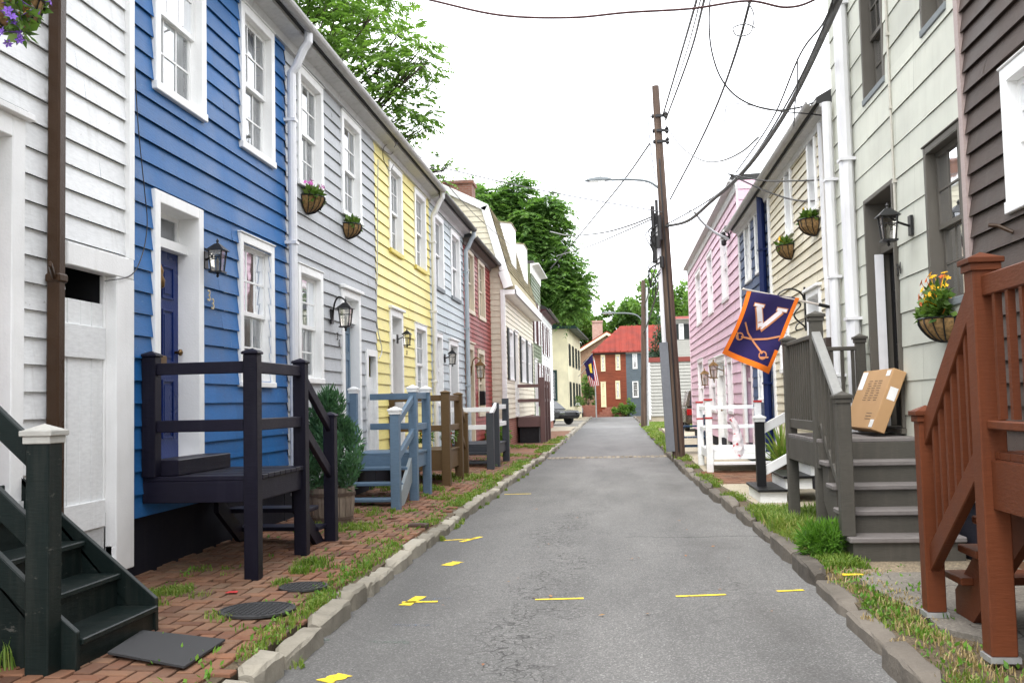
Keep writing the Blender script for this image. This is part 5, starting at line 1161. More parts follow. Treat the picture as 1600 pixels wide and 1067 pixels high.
m = MB(); m.quad(bx(-.002, .33, .03), bx(-.002, .33, .11), bx(-.002, .46, .11), bx(-.002, .46, .03)); m.build('label', TRIM, t)
# barrel with juniper
bc = V((-3.28, 11.22, .16)); t = thing('barrel_planter', 'weathered half barrel planter beside the navy porch steps', 'planter', tuple(bc))
m = MB()
for k in range(20):
    a0, a1 = 2*math.pi*k/20+.012, 2*math.pi*(k+1)/20-.012; pr = [(.225, 0), (.25, .12), (.265, .26), (.262, .42), (.235, .42), (.235, .3)]; vs = []
    for rr_, z in pr:
        for a in (a0, a1): vs.append(bc+V((rr_*math.cos(a), rr_*math.sin(a), z)))
    m.add(vs, [(2*i, 2*i+1, 2*i+3, 2*i+2) for i in range(len(pr)-1)])
m.build('staves', BARREL, t)
m = MB()
for z, rr_ in ((.06, .243), (.33, .272)): m.lathe(bc+V((0, 0, z)), [(rr_-.006, 0), (rr_+.003, 0), (rr_+.003, .035), (rr_-.006, .035)], 24)
m.build('hoop', paint('rusty_hoop', (.1, .07, .055), .7), t)
m = MB(); m.lathe(bc+V((0, 0, .36)), [(.001, 0), (.236, 0)], 20); m.build('soil', plain('soil', (.03, .02, .015), .95), t)
t = thing('juniper_shrub', 'dense green conical juniper growing in the barrel planter', 'shrub', tuple(bc+V((0, 0, .36))))
m = MB(); m.tube([bc+V((0, 0, .3)), bc+V((.02, 0, 1.3))], [.03, .008], 6); m.build('stem', BARK, t)
cs, rs = [], []
for k in range(46):
    hgt = (k+.5)/46; rr_ = .41*(1-hgt)**.55*(.75+.25*min(1, hgt*5)); a = random.random()*6.28; q = rr_*random.uniform(.5, .95); cs.append(bc+V((q*math.cos(a), q*math.sin(a), .48+hgt*.92))); rs.append((.09, .09, .16))
leaves(cs, rs, 9000, .075, SHRUBM, 'foliage', t, droop=-1.6, flat=.8, shell=.55, aspect=.22)
# mat, covers, valve box
m = MB(); pts = [onZ(x, y, .13) for x, y in ((168, 1032), (222, 997), (352, 1004), (288, 1047))]; m.prism([V((p.x, p.y, GZ(p.x)+.012)) for p in pts], (0, 0, .012))
tag(m.build('door_mat', plain('rubber_mat', (.035, .035, .037), .9, 0, .3, 60)), 'dark rubber mat on the bricks at the foot of the green steps', 'mat')
for (px, py, r, lb) in ((402, 954, .235, 'larger round iron cover in the brick pavement near the kerb'), (474, 917, .17, 'smaller round iron cover in the brick pavement near the navy post'), (1187, 796, .12, 'small round meter lid in the concrete by the white steps')):
    c = onZ(px, py, .14); gz_ = GZ(c.x)+.004; m = MB(); m.lathe((c.x, c.y, gz_), [(r*1.08, 0), (r*1.08, .015), (r, .016), (r, .012), (.001, .013)], 28)
    n = int(r/.035)
    for i in range(-n, n+1):
        for j in range(-n, n+1):
            x, y = i*.035, j*.035
            if math.hypot(x, y) < r*.88: m.box(c.x+x-.011, c.x+x+.011, c.y+y-.011, c.y+y+.011, gz_+.011, gz_+.018)
    tag(m.build('utility_cover', plain('cast_iron', (.05, .05, .052), .6, .4, .3, 40)), lb, 'manhole cover')
c = onZ(653, 824, .12); m = MB(); m.box(c.x-.11, c.x+.11, c.y-.09, c.y+.09, .11, .16); m.box(c.x-.085, c.x+.085, c.y-.065, c.y+.065, .16, .167)
tag(m.build('valve_box', paint('brown_valve_box', (.07, .04, .03), .6), None, bevel=.008), 'small brown valve box lid set in the bricks by the kerb', 'valve box')
# red spray on the bricks, yellow on the slab
m = MB(); c = onZ(362, 932, .13); m.prism([(c.x-.04, c.y-.03, .163), (c.x+.05, c.y-.02, .163), (c.x+.03, c.y+.05, .163), (c.x-.03, c.y+.03, .163)], (0, 0, .003)); st(m.build('pavement_mark', RMARK))
m = MB(); c = onZ(1325, 897, .12); m.prism([(c.x-.05, c.y-.05, .1195), (c.x+.11, c.y-.04, .1195), (c.x+.11, c.y+.02, .1195), (c.x-.05, c.y+.03, .1195)], (0, 0, .004)); st(m.build('pavement_mark', YMARK))
# bag on the white porch
t = thing('plastic_bag', 'tall twisted white plastic bag with red marks on the white porch', 'bag', (2.22, 19.25, .52)); cb = onY(1150, 712, 19.2)
m = MB(); sec = [(1153, 716, .07), (1154, 702, .11), (1153, 688, .1), (1151, 674, .075), (1147, 662, .065), (1142, 653, .05)]
P = [onY(x, y, 19.2) for x, y, r in sec]; m.tube(spline(P, 3), list(np.interp(np.linspace(0, 5, 16), range(6), [s[2] for s in sec])), 9)
random.seed(5); m.v = [tuple(V(v)+V((random.gauss(0, .005), random.gauss(0, .005), random.gauss(0, .004)))) for v in m.v]
def mk_bag():
    tt = NT('bag_film'); n = tt.noise(tt.pos(), 9, 1); c = tt.ramp(n, [(.62, (.75, .7, .72)), (.66, (.55, .1, .12))]); return tt.pbr(c, .3)
m.build('film', mk_bag(), t)
# blue wooden armchair by the utility pole
c = V((1.95, 25.9, .12)); t = thing('garden_chair', 'dark blue wooden armchair on the pavement beside the utility pole', 'chair', tuple(c))
for x in (-.3, .3):
    for y in (-.27, .27): m = MB(); m.box(c.x+x-.03, c.x+x+.03, c.y+y-.03, c.y+y+.03, .12, .12+(.66 if x < 0 else .95)); m.build('leg', CHAIRB, t, bevel=.005)
    
for y in (-.27, .27): m = MB(); m.box(c.x-.36, c.x+.3, c.y+y-.05, c.y+y+.05, .78, .81); m.build('arm', CHAIRB, t); m = MB(); m.box(c.x-.3, c.x+.3, c.y+y-.02, c.y+y+.02, .27, .31); m.build('stretcher', CHAIRB, t)
m = MB()
for k in range(5): m.box(c.x-.31+.125*k, c.x-.2+.125*k, c.y-.25, c.y+.25, .5, .53)
m.build('seat', CHAIRB, t)
m = MB()
for k in range(5): m.box(c.x+.27, c.x+.3, c.y-.25+.11*k, c.y-.19+.11*k, .53, 1.05)
m.box(c.x+.26, c.x+.31, c.y-.3, c.y+.3, 1.0, 1.08); m.build('backrest', CHAIRB, t)
# spiky plant in a pot behind the grey deck
c = V((2.42, 15.2, .12)); t = thing('spiky_plant', 'spiky grass-like plant in a dark pot by the white steps', 'potted plant', tuple(c))
m = MB(); m.lathe(c, [(.13, 0), (.19, .34), (.2, .36), (.17, .36), (.16, .3)], 14); m.build('pot', plain('dark_pot', (.06, .04, .03), .6), t)
vs = []
for k in range(90):
    a = random.random()*6.28; e = random.uniform(.15, 1.2); L_ = random.uniform(.5, .95); u = V((math.cos(a), math.sin(a), 0)); s = V((-u.y, u.x, 0))*.014; p = c+V((0, 0, .34)); p1_ = p+u*L_*.5*math.sin(e)+V((0, 0, L_*.55*math.cos(e))); p2_ = p+u*L_*math.sin(e)+V((0, 0, L_*math.cos(e)*.9-.1*e))
    vs += [p-s, p+s, p1_+s, p1_-s, p1_-s, p1_+s, p2_+s*.1, p2_-s*.1]
npmesh('blades', [tuple(v) for v in vs], np.arange(len(vs)).reshape(-1, 4), GRASSM, t)
for (x, y, z, lb, fm) in ((-3.35, 17.3, .74, 'small pot of yellow flowers on the brown porch', FY), (-2.98, 17.55, .74, 'small pot of red flowers at the brown porch corner', RMARK)):
    t = thing('flower_pot', lb, 'flower pot', (x, y, z)); m = MB(); m.lathe((x, y, z), [(.05, 0), (.075, .13), (.06, .13)], 10); m.build('pot', plain('terracotta', (.3, .1, .05), .8), t)
    leaves([V((x, y, z+.2))], [.12], 120, .08, BASKL, 'foliage', t)
    m = MB(); 
    for k in range(10): q = V((x, y, z+.24))+V((random.gauss(0, .06), random.gauss(0, .06), random.gauss(0, .04))); m.lathe(q, [(.001, -.02), (.025, 0), (.001, .02)], 6)
    m.build('flowers', FY if fm is FY else REDT, t)
# ------------------------------------------------------------------ TREES AND PLANTS
def tree(name, label, base, ht, blobs, nleaf, size, mat, rt=.25, fr=0, droop=.35, cat='tree', group=None, aspect=.45, sub=0, shell=.5, frlen=.52, frleaf=.2):
    """blobs: list of (centre, radius); limbs run from the trunk into each clump"""
    t = thing(name, label, cat, tuple(base), group); base = V(base); m = MB()
    if sub:
        nb = []
        for c, r in blobs:
            for k in range(sub):
                d = V((random.gauss(0, 1), random.gauss(0, 1), random.gauss(0, .8))).normalized(); nb.append((V(c)+d*r*random.uniform(.5, 1.08), r*random.uniform(.2, .48)))
        small = nb
    else: small = blobs
    top = base+V((random.uniform(-.3, .3), random.uniform(-.3, .3), ht)); m.tube(spline([base-V((0, 0, .2)), base+V((.1, 0, ht*.4)), top], 4), list(np.linspace(rt, rt*.5, 9)), 8)
    for c, r in blobs:
        c = V(c); s = base.lerp(top, random.uniform(.55, 1)); mid_ = s.lerp(c, .5)+V((random.uniform(-.4, .4), random.uniform(-.4, .4), random.uniform(0, .6))); m.tube(spline([s, mid_, c], 4), list(np.linspace(rt*.3, rt*.06, 9)), 6)
        for k in range(4): d = V((random.gauss(0, 1), random.gauss(0, 1), random.gauss(.2, .7))).normalized(); m.tube([mid_.lerp(c, random.random()), c+d*r*.6], [rt*.12, rt*.04], 4)
    m.build('trunk', BARK, t, smooth=True)
    if fr:
        cs = np.array([tuple(c) for c, r in small]); rs = np.array([r for c, r in small]); idx = rng.choice(len(cs), fr, p=rs**2/np.sum(rs**2)); d = rng.normal(size=(fr, 3)); d /= np.linalg.norm(d, axis=1)[:, None]
        p = cs[idx]+d*(rs[idx]*(.25+.7*rng.random(fr)))[:, None]; d[:, 2] = d[:, 2]*.5+.15; fronds(p, d, mat, 'crown', t, frlen, 7, frleaf)
    else: leaves([c for c, r in small], [(r, r, r*.75) for c, r in small], nleaf, size, mat, 'crown', t, droop=droop, aspect=aspect, shell=shell)
    return t
random.seed(21)
# big ailanthus over the roofs of the grey and yellow houses
bl = [(onY(x, y, Y), r) for x, y, Y, r in ((470, -60, 27, 1.4), (530, -20, 28, 1.3), (580, 30, 27, 1.2), (500, 40, 27, 1.2), (560, 100, 27, 1.1), (620, 70, 26.5, .8), (640, 120, 26.5, .75), (600, 150, 27, .9), (640, 175, 27, .75), (560, 185, 29, .8), (615, 225, 28, .6), (650, 205, 27, .5), (420, -80, 28, 1.5), (450, -20, 28, 1.2), (664, 100, 26, .4), (655, 80, 26.5, .45), (600, 110, 27, .7), (690, 268, 29, .42), (682, 275, 29, .3))]
tb = V((-11, 30, .0)); bl += [(V((-10+random.uniform(-4, 2), 30+random.uniform(-4, 4), random.uniform(10, 16))), 1.5) for k in range(12)]
tree('ailanthus_tree', 'tall light green tree with feathery leaves over the grey and yellow house roofs', tb, 9.5, bl, 0, 0, LEAF1, .3, fr=3500)
bl = [(onY(x, y, Y), r) for x, y, Y, r in ((760, 320, 66, 1.5), (800, 330, 66, 1.9), (840, 340, 66, 1.6), (860, 360, 66, 1.2), (790, 370, 67, 2.0), (830, 400, 66, 2.2), (870, 420, 66, 1.5), (895, 435, 66, 1.1), (880, 460, 66, 1.4), (840, 450, 67, 2.2), (850, 490, 67, 2), (900, 460, 67, .8), (735, 305, 67, .9), (815, 300, 67, 1), (870, 330, 66, .5), (770, 350, 69, 2))]
tree('leafy_tree', 'large dark green tree rising behind the white dormers and green house', (-7.2, 68, 0), 8.5, bl, 0, 0, LEAF2, .35, sub=6, fr=5200, frlen=.95, frleaf=.36)
FT = (('broad light green tree between the dark tree and the brick chimney', 905, 505, 118, 3.2, LEAF3), ('bright green tree behind the brown gable house chimney', 962, 500, 122, 3.4, LEAF3), ('mid green tree behind the red metal roof', 1015, 500, 118, 3.6, LEAF2), ('tall green tree behind the utility pole and the pink house', 1062, 470, 105, 4.2, LEAF3), ('pale green tree at the far left behind the stucco building', 880, 480, 112, 3.4, LEAF3), ('large green tree partly hidden behind the pink house roof', 1110, 480, 112, 4.5, LEAF2))
for lb, x, y, Y, r, mt in FT:
    c = onY(x, y, Y); b = [(c+V((random.uniform(-1, 1)*r*.7, random.uniform(-1, 1)*r*.7, random.uniform(-1.3, .7)*r*.6)), r*random.uniform(.4, .62)) for k in range(11)]
    tree('leafy_tree', lb, (c.x, Y, 0), c.z*.7, b, 7000, .5, mt, .3, sub=4, group='trees beyond the end of the street', droop=.5, shell=.35)
random.seed(22)
for i, (x0, x1, y0_, y1_, lb) in enumerate(((890, 935, 590, 648, 'dark bush growing at the foot of the brown gable house'), (935, 985, 600, 640, 'second dark bush'),)[:1]):
    c = onY(918, 615, 97); b = [(c+V((random.uniform(-1.6, 1.2), random.uniform(-.6, .6), random.uniform(-1.6, 1.6))), .7) for k in range(12)]
    tree('shrub', lb, (c.x, 97, 0), 1.5, b, 3500, .28, LEAF2, .06, cat='shrub', sub=3)
c = onY(980, 636, 90.5); tree('shrub', 'rounded green bush in front of the grey painted house', (c.x, 90.5, 0), .6, [(c+V((random.uniform(-1.2, 1.0), random.uniform(-.3, .3), random.uniform(-.5, .5))), .5) for k in range(9)], 2500, .2, LEAF3, .05, cat='shrub', sub=3)
cb = onY(1036, 560, 84); top = onY(1036, 498, 84)
t = thing('conifer', 'dark conifer standing between the far pole and the white shuttered house', 'tree', (cb.x, 84, 0)); m = MB(); m.tube([(cb.x, 84, 0), (cb.x, 84, top.z)], [.2, .03], 7); m.build('trunk', BARK, t)
cs, rs = [], []
for k in range(60): hh = random.random(); rr_ = 1.9*(1-hh)**.8+.1; a = random.random()*6.28; cs.append(V((cb.x+rr_*.7*math.cos(a), 84+rr_*.7*math.sin(a), 2+hh*(top.z-2)))); rs.append((rr_*.4+.1, rr_*.4+.1, .4))
leaves(cs, rs, 7000, .3, CONIF, 'crown', t, droop=.5, aspect=.3)
c = onZ(787, 705, .12); t = thing('shrub', 'small green shrub by the brick foundation of the cream gambrel house', 'shrub', (c.x-.2, c.y+.5, .12))
leaves([V((c.x-.25+random.uniform(-.25, .2), c.y+.5+random.uniform(-.3, .3), random.uniform(.25, .8))) for k in range(9)], [.22]*9, 900, .12, LEAF3, 'foliage', t)
# ------------------------------------------------------------------ grass and weeds
class Blades:
    def __init__(s): s.v = []
    def tuft(s, x, y, z, n, h, sp, w=.006):
        n = int(n*2.2)
        for _ in range(n):
            a = random.random()*6.283; r = sp*math.sqrt(random.random()); z = GZ(x)-.01 if x < -2.1 else z; px, py = x+r*math.cos(a), y+r*math.sin(a); w = .0022+.00035*max(y, 4); hh = h*random.uniform(.45, 1.15); b = random.random()*6.283; lean = hh*random.uniform(.1, .9)
            dx, dy = lean*math.cos(b), lean*math.sin(b); sx, sy = -math.sin(b)*w, math.cos(b)*w
            s.v += [(px-sx, py-sy, z), (px+sx, py+sy, z), (px+dx*.4+sx*.8, py+dy*.4+sy*.8, z+hh*.65), (px+dx*.4-sx*.8, py+dy*.4-sy*.8, z+hh*.65), (px+dx*.4-sx*.8, py+dy*.4-sy*.8, z+hh*.65), (px+dx*.4+sx*.8, py+dy*.4+sy*.8, z+hh*.65), (px+dx+sx*.1, py+dy+sy*.1, z+hh*(1-.25*lean/hh)), (px+dx-sx*.1, py+dy-sy*.1, z+hh*(1-.25*lean/hh))]
    def build(s, name, mat):
        o = npmesh(name, s.v, np.arange(len(s.v)).reshape(-1, 4), mat, None, s.v[0]); o['kind'] = 'stuff'; return o
random.seed(33); gl = Blades(); gd = Blades()
y = 4.5
while y < 40:                                       # behind and between the left kerb stones
    if math.sin(y*2.3)+math.sin(y*.9+1)+random.uniform(-.6, .8) > -.1:
        x = KL(y)-.2-abs(random.gauss(0, .05)); gl.tuft(x, y, .115, int(7+.3*y), .045+.025*random.random(), .07+.004*y)
    if random.random() < .05: gl.tuft(KL(y)+.01, y, .0, 10, .06, .05)
    y += .06 if y < 14 else .1
for (px, py, n, sp, hh) in ((262, 940, 260, .17, .06), (490, 888, 160, .15, .09), (470, 900, 90, .1, .08), (525, 832, 200, .28, .07), (560, 830, 200, .35, .07), (440, 918, 60, .1, .06), (330, 905, 60, .2, .05), (620, 770, 300, .45, .08), (660, 770, 260, .4, .08), (700, 752, 300, .5, .08), (740, 748, 400, .6, .09), (790, 715, 300, .6, .09), (500, 945, 90, .15, .06), (590, 805, 120, .3, .06), (350, 975, 30, .15, .05), (600, 850, 80, .2, .05), (820, 700, 300, .7, .08), (20, 1050, 60, .08, .16), (230, 880, 40, .2, .05), (700, 780, 160, .4, .06)):
    c = onZ(px, py, .115)
    for k in range(max(1, n//6)): q = random.gauss(0, sp*.6), random.gauss(0, sp*.6); gl.tuft(min(c.x+q[0], KL(c.y)-.18), c.y+q[1], .115, 6, hh, .05)
y = 3.6
while y < 60:                                       # right kerb strip
    x = KR(y)+.17
    if y < 9.4:
        pt = math.sin(y*3.1)+math.sin(y*1.3+.7)+(.5 if y > 6.2 else -.3)
        if pt > .2 or random.random() < .12: gl.tuft(x+random.uniform(0, .18), y, .09, 12, .05, .09)
        if random.random() < .45: gd.tuft(x+random.uniform(-.04, .3), y, .09, 10, .06, .1)
    elif y > 12.2 and math.sin(y*1.9)+math.sin(y*.83) > -.2 and random.random() < .7: gl.tuft(x+random.uniform(-.03, .12), y, .09, 9+int(y*.4), .08, .06+.005*y)
    y += .045 if y < 10 else .12
for k in range(1500):                               # tall weeds in front of the grey deck
    y = random.uniform(9.3, 12.6); x = random.uniform(KR(y)+.12, 2.75)
    if x > 1.85 and y < 9.65: continue
    if math.sin(x*5+y*3)+random.random()*1.6 > .2: gl.tuft(x, y, .09, 5, .13+.08*max(0, math.sin(x*3+y*2)), .07, .0075)
    elif random.random() < .5: gd.tuft(x, y, .09, 4, .07, .07)
for k in range(160): gl.tuft(random.uniform(1.65, 1.95), random.uniform(8.3, 8.85), .112, 5, .07, .05)
for k in range(900): y = random.uniform(49, 59.5); x = random.uniform(KR(y)+.1, 4); gl.tuft(x, y, .09, 5, .12, .2, .015)
for k in range(300): y = random.uniform(27, 49); gl.tuft(random.uniform(KR(y)+.1, KR(y)+.4), y, .1, 6, .12, .12, .01)
wl = []; wr = []
for k in range(420):
    y = random.uniform(4, 24)**1.0; x = KL(y)-.2-abs(random.gauss(0, .12)) if random.random() < .6 else random.uniform(-3.5, -2.2)
    wl.append((x, y, GZ(x)+.005)); wr.append((.05+.002*y, .05+.002*y, .012))
for k in range(260):
    y = random.uniform(4.2, 12.6); x = KR(y)+.16+abs(random.gauss(0, .25)) if y < 9 else random.uniform(KR(y)+.15, 2.5)
    wl.append((x, y, .1)); wr.append((.06, .06, .02))
o = leaves(wl, wr, 4500, .04, WEEDM, 'weeds', None, droop=-.3, aspect=.45, org=(-2, 5, .1)); o['kind'] = 'stuff'
gl.build('grass', GRASSM); gd.build('dry_grass', DRYM)
c = onZ(1292, 872, .1); t = thing('weed_clump', 'bushy bright green weed clump at the foot of the grey stair', 'weed', tuple(c))
cs = [c+V((random.uniform(-.14, .14), random.uniform(-.12, .12), random.uniform(.03, .2))) for k in range(14)]; leaves(cs, [.1]*14, 2600, .085, WEEDM, 'foliage', t, droop=-.5, aspect=.13)
random.seed(34); m = MB()
for (px, py) in ((355, 745), (1289, 986), (1375, 1055), (500, 560)): pass
for k in range(26):
    y = random.uniform(4.5, 14); x = random.uniform(-1.6, 1.3); a = random.random()*6.28; s = random.uniform(.012, .028); u = V((math.cos(a), math.sin(a), .15))*s; v_ = V((-math.sin(a), math.cos(a), .3))*s*.6; p = V((x, y, .012)); m.add([p-u, p+v_, p+u, p-v_+V((0, 0, .004))], [(0, 1, 2, 3)])
o = m.build('fallen_leaves', leafmat('fallen_leaf', (.2, .07, .02), (.32, .13, .04), (.25, .17, .06), .1)); o['kind'] = 'stuff'
# ------------------------------------------------------------------ POLES, STREET LAMPS, CABLES
def pole(px, py, topx, topy, Y, r0_, r1_, label, arm=None):
    b = onY(px, py, Y); b.z = .08; tp = onY(topx, topy, Y); t = thing('utility_pole', label, 'utility pole', tuple(b), 'utility poles along the street')
    m = MB(); m.tube([b.lerp(tp, k/8) for k in range(9)], list(np.linspace(r0_, r1_, 9)), 12); m.build('shaft', POLEW, t, smooth=False); return t, b, tp
P1, b1, t1 = pole(1061, 713, 1024, 135, 24, .15, .085, 'tall leaning wooden utility pole with a street lamp arm in front of the pink house')
at1 = lambda f_: b1.lerp(t1, f_)
zf = lambda py: (onY(1045, py, 24).z-b1.z)/(t1.z-b1.z)
m = MB(); a, b = at1(.02)+V((-.19, -.05, 0)), at1(zf(535))+V((-.2, -.05, 0)); m.bar(a, b, .2, .16, (0, 1, 0)); m.build('cable_guard', paint('grey_guard', (.17, .18, .2), .5), P1)
m = MB(); m.tube([at1(zf(535))+V((-.18, -.05, 0)), at1(zf(335))+V((-.16, -.05, 0))], .055, 8); m.build('conduit', PIPEW, P1)
m = MB(); m.tube([at1(.02)+V((.0, -.16, 0)), at1(zf(250))+V((-.02, -.13, 0))], .02, 6); m.build('ground_wire', CABLE, P1)
def armlamp(t, p, ex, ez, L_, s, hd):
    m = MB(); pts = [p, p+V((-ex*.25, 0, ez*.75)), p+V((-ex*.6, 0, ez)), p+V((-ex, 0, ez*1.05))]; m.tube(spline(pts, 5), .04*s, 8); a = m.build('lamp_arm', paint('lamp_grey', (.16, .18, .19), .5), t)
    q = pts[-1]; m = MB(); sec = [(0, .05, .05), (.12, .09, .08), (.45, .14, .1), (.75, .12, .06), (.85, .04, .02)]; vs = []
    for d, wy, wz in sec: vs += [q+V((-d*s, -wy*s, -.02*s)), q+V((-d*s, wy*s, -.02*s)), q+V((-d*s, wy*s*.8, wz*s)), q+V((-d*s, -wy*s*.8, wz*s))]
    fs = [(0, 1, 2, 3), (16, 17, 18, 19)]
    for k in range(4):
        for j in range(4): fs.append((4*k+j, 4*k+(j+1) % 4, 4*k+4+(j+1) % 4, 4*k+4+j))
    m.add(vs, fs); h_ = m.build('lamp_head', paint('lamp_grey', (.16, .18, .19), .5), a, bevel=.01)
    m = MB(); m.lathe(q+V((-.35*s, 0, .1*s)), [(.04*s, 0), (.04*s, .05*s), (.02*s, .08*s), (.001, .09*s)], 8); m.build('photocell', GUTTER, h_)
    m = MB(); m.box(q.x-.7*s, q.x-.2*s, q.y-.08*s, q.y+.08*s, q.z-.045*s, q.z-.021*s); m.build('lens', LAMPGL, h_)
pl = at1(zf(298)); e1 = onY(955, 281, 24); armlamp(P1, pl, pl.x-e1.x, e1.z-pl.z-.02, 0, .75, 0)
# hardware near the pole top and splice cases lower down
m = MB()
for zz in (182, 205, 222):
    c = at1(zf(zz)); m.box(c.x-.05, c.x+.2, c.y-.12, c.y-.06, c.z-.03, c.z+.03); m.lathe(c+V((.2, -.1, -.08)), [(.03, 0), (.05, .04), (.03, .08), (.05, .12), (.02, .17)], 8); m.lathe(c+V((-.12, -.1, -.06)), [(.02, 0), (.035, .05), (.02, .1)], 7)
m.tube(spline([at1(zf(180))+V((-.1, -.08, 0)), at1(zf(190))+V((-.22, -.08, 0)), at1(zf(240))+V((-.2, -.08, 0)), at1(zf(280))+V((-.14, -.08, 0))], 5), .012, 5); m.build('insulator_bracket', IRON, P1)
random.seed(40); m = MB()
for k in range(9): c = at1(zf(random.uniform(340, 420)))+V((random.uniform(-.3, -.1), random.uniform(-.2, 0), 0)); m.tube([c, c+V((random.uniform(-.03, .03), 0, random.uniform(.25, .6)))], random.uniform(.03, .07), 7)
for k in range(8): c = at1(zf(random.uniform(335, 430)))+V((-.16, -.1, 0)); m.tube(spline([c, c+V((random.uniform(-.3, -.1), 0, -.2)), c+V((random.uniform(-.25, 0), 0, -.6))], 4), .012, 4)
m.build('splice_case', CABLE, P1)
P2, b2, t2 = pole(1006, 664, 1005, 438, 51, .15, .1, 'slimmer far utility pole with a curved lamp arm by the garage')
m = MB(); m.tube([b2+V((.2, -.05, 0)), b2.lerp(t2, .95)+V((.17, -.05, 0))], .06, 7); m.build('conduit', STEEL, P2)
pl2 = b2.lerp(t2, .72); e2 = onY(962, 490, 51); armlamp(P2, pl2, pl2.x-e2.x, e2.z-pl2.z, 0, .9, 0)
c = onY(912, 640, 80); m = MB(); m.tube([onY(932, 655, 84), onY(930, 600, 84)], .06, 7); o = m.build('sign_post', STEEL); tag(o, 'thin grey metal post at the far left corner by the flag', 'post')
def cable(pts, r, label, mat=None, k=8, grp='overhead cables'):
    P = [onY(x, y, Y) for x, y, Y in pts]; m = MB(); m.tube(spline(P, k), r, 6); tag(m.build('overhead_cable', mat or CABLE), label, 'cable', grp)
RC = plain('reddish_cable', (.06, .02, .02), .5); WC = plain('pale_cable', (.5, .5, .5), .5); GC = plain('grey_cable', (.09, .09, .09), .5)
cable([(1040, 354, 24), (1075, 345, 22), (1110, 316, 20), (1165, 265, 17.3), (1230, 172, 14), (1312, 0, 10), (1400, -220, 7.5), (1560, -700, 5)], .035, 'thick cable bundle sweeping from the pole up past the cream house gutter', GC)
cable([(1040, 352, 24), (1112, 310, 20.2), (1170, 255, 17.3), (1236, 150, 14), (1300, 12, 10.2), (1380, -200, 7.5), (1560, -700, 4.6)], .014, 'thinner line twisted along the thick cable bundle')
cable([(1036, 180, 24), (1062, 92, 18), (1094, -20, 13), (1150, -240, 9), (1350, -1100, 4)], .02, 'left of three thin wires rising from the pole top')
cable([(1038, 183, 24), (1070, 90, 18), (1100, -20, 13), (1160, -240, 9), (1370, -1100, 4)], .011, 'finest middle wire of the three rising from the pole top', GC)
cable([(1040, 188, 24), (1078, 85, 18), (1106, -20, 13), (1175, -240, 9), (1400, -1100, 4)], .02, 'right of three thin wires rising from the pole top')
cable([(1047, 312, 24), (1085, 240, 21), (1120, 165, 18), (1150, 82, 15), (1174, -5, 13), (1240, -250, 9), (1420, -900, 5)], .02, 'single line rising steeply from mid pole toward the looped spare wire')
cable([(560, -25, 13), (670, 0, 13), (780, 24, 13), (890, 28, 13), (980, 20, 13), (1080, 14, 13), (1168, 2, 13), (1230, 12, 13), (1280, -4, 13), (1360, -60, 13)], .016, 'reddish wire crossing the street at the very top', RC)
cable([(1112, -30, 13.2), (1108, 30, 13.2), (1112, 80, 13.2), (1128, 125, 13.2), (1158, 156, 13.2), (1205, 172, 13.2), (1250, 168, 13.2), (1290, 152, 13.2)], .012, 'drooping loop of black cable ending at the cream house corner')
cable([(1215, 174, 13.2), (1260, 178, 13.1), (1306, 183, 13)], .009, 'short line running on to the white downspout corner')
cable([(1044, 202, 24), (1065, 230, 22), (1095, 250, 19.5), (1125, 252, 17.5), (1158, 238, 15.8), (1185, 215, 14.8)], .014, 'slack grey wire sagging from the pole to the thick bundle', GC)
cable([(1015, 225, 24), (980, 275, 27), (940, 325, 31), (895, 380, 38), (860, 420, 46)], .022, 'wire slanting down left from the pole to the far trees')
cable([(1042, 333, 24), (980, 322, 23), (900, 308, 22), (800, 288, 21), (690, 262, 20)], .012, 'faint wire running left across the sky to the yellow house eave', GC)
cable([(1028, 335, 24), (985, 352, 25), (940, 364, 27), (890, 368, 31), (860, 362, 36)], .02, 'upper of two slack wires going left from the splice cases', GC)
cable([(1028, 338, 24), (975, 362, 27), (920, 385, 33), (870, 400, 42)], .018, 'lower of two slack wires going left from the splice cases', GC)
cable([(1036, 400, 24), (1028, 450, 30), (1012, 505, 42), (1006, 520, 51)], .03, 'heavier of two lines running from the splice cases to the far pole')
cable([(1033, 380, 24), (1022, 425, 30), (1010, 470, 42), (1006, 480, 51)], .022, 'finer of two lines running from the splice cases to the far pole')
cable([(1046, 215, 24), (1060, 262, 23), (1075, 310, 21.8), (1084, 335, 21)], .008, 'short pale wire dropping beside the pole', WC)
cable([(1046, 328, 24), (1065, 330, 22.5), (1085, 329, 21.2)], .01, 'short horizontal tie from the pole to the thick bundle', GC)
cable([(1084, 330, 21.2), (1098, 348, 21.6), (1115, 362, 21.9), (1138, 374, 22.2)], .028, 'white coiled service cable reaching the pink house corner', PIPEW)
cable([(1086, 352, 24), (1072, 395, 26), (1064, 390, 28), (1060, 360, 24)], .006, 'thin slack loop between pole and pink house', GC)
cable([(1138, 272, 17.8), (1190, 282, 16.5), (1240, 283, 15), (1316, 280, 12.9)], .013, 'upper service wire across the cream house front')
cable([(1140, 273, 17.8), (1200, 300, 16.5), (1250, 314, 15), (1310, 310, 12.9)], .013, 'lower sagging service wire across the cream house front')
cable([(1168, 2, 13), (1178, 25, 13), (1172, 52, 13), (1152, 56, 13), (1146, 44, 13), (1165, 38, 13), (1180, 44, 13)], .009, 'thin curled spare wire hanging below the reddish wire', GC)
cable([(1120, 172, 18), (1122, 188, 17.8), (1132, 190, 17.5), (1136, 165, 17.2), (1160, 163, 16.5), (1210, 172, 14)], .009, 'very thin kinked wire beside the drooping loop', GC)
cable([(1246, 92, 12.5), (1246, 130, 12.5), (1242, 165, 12.5), (1240, 198, 12.5)], .009, 'short vertical drop hanging from the thick bundle')
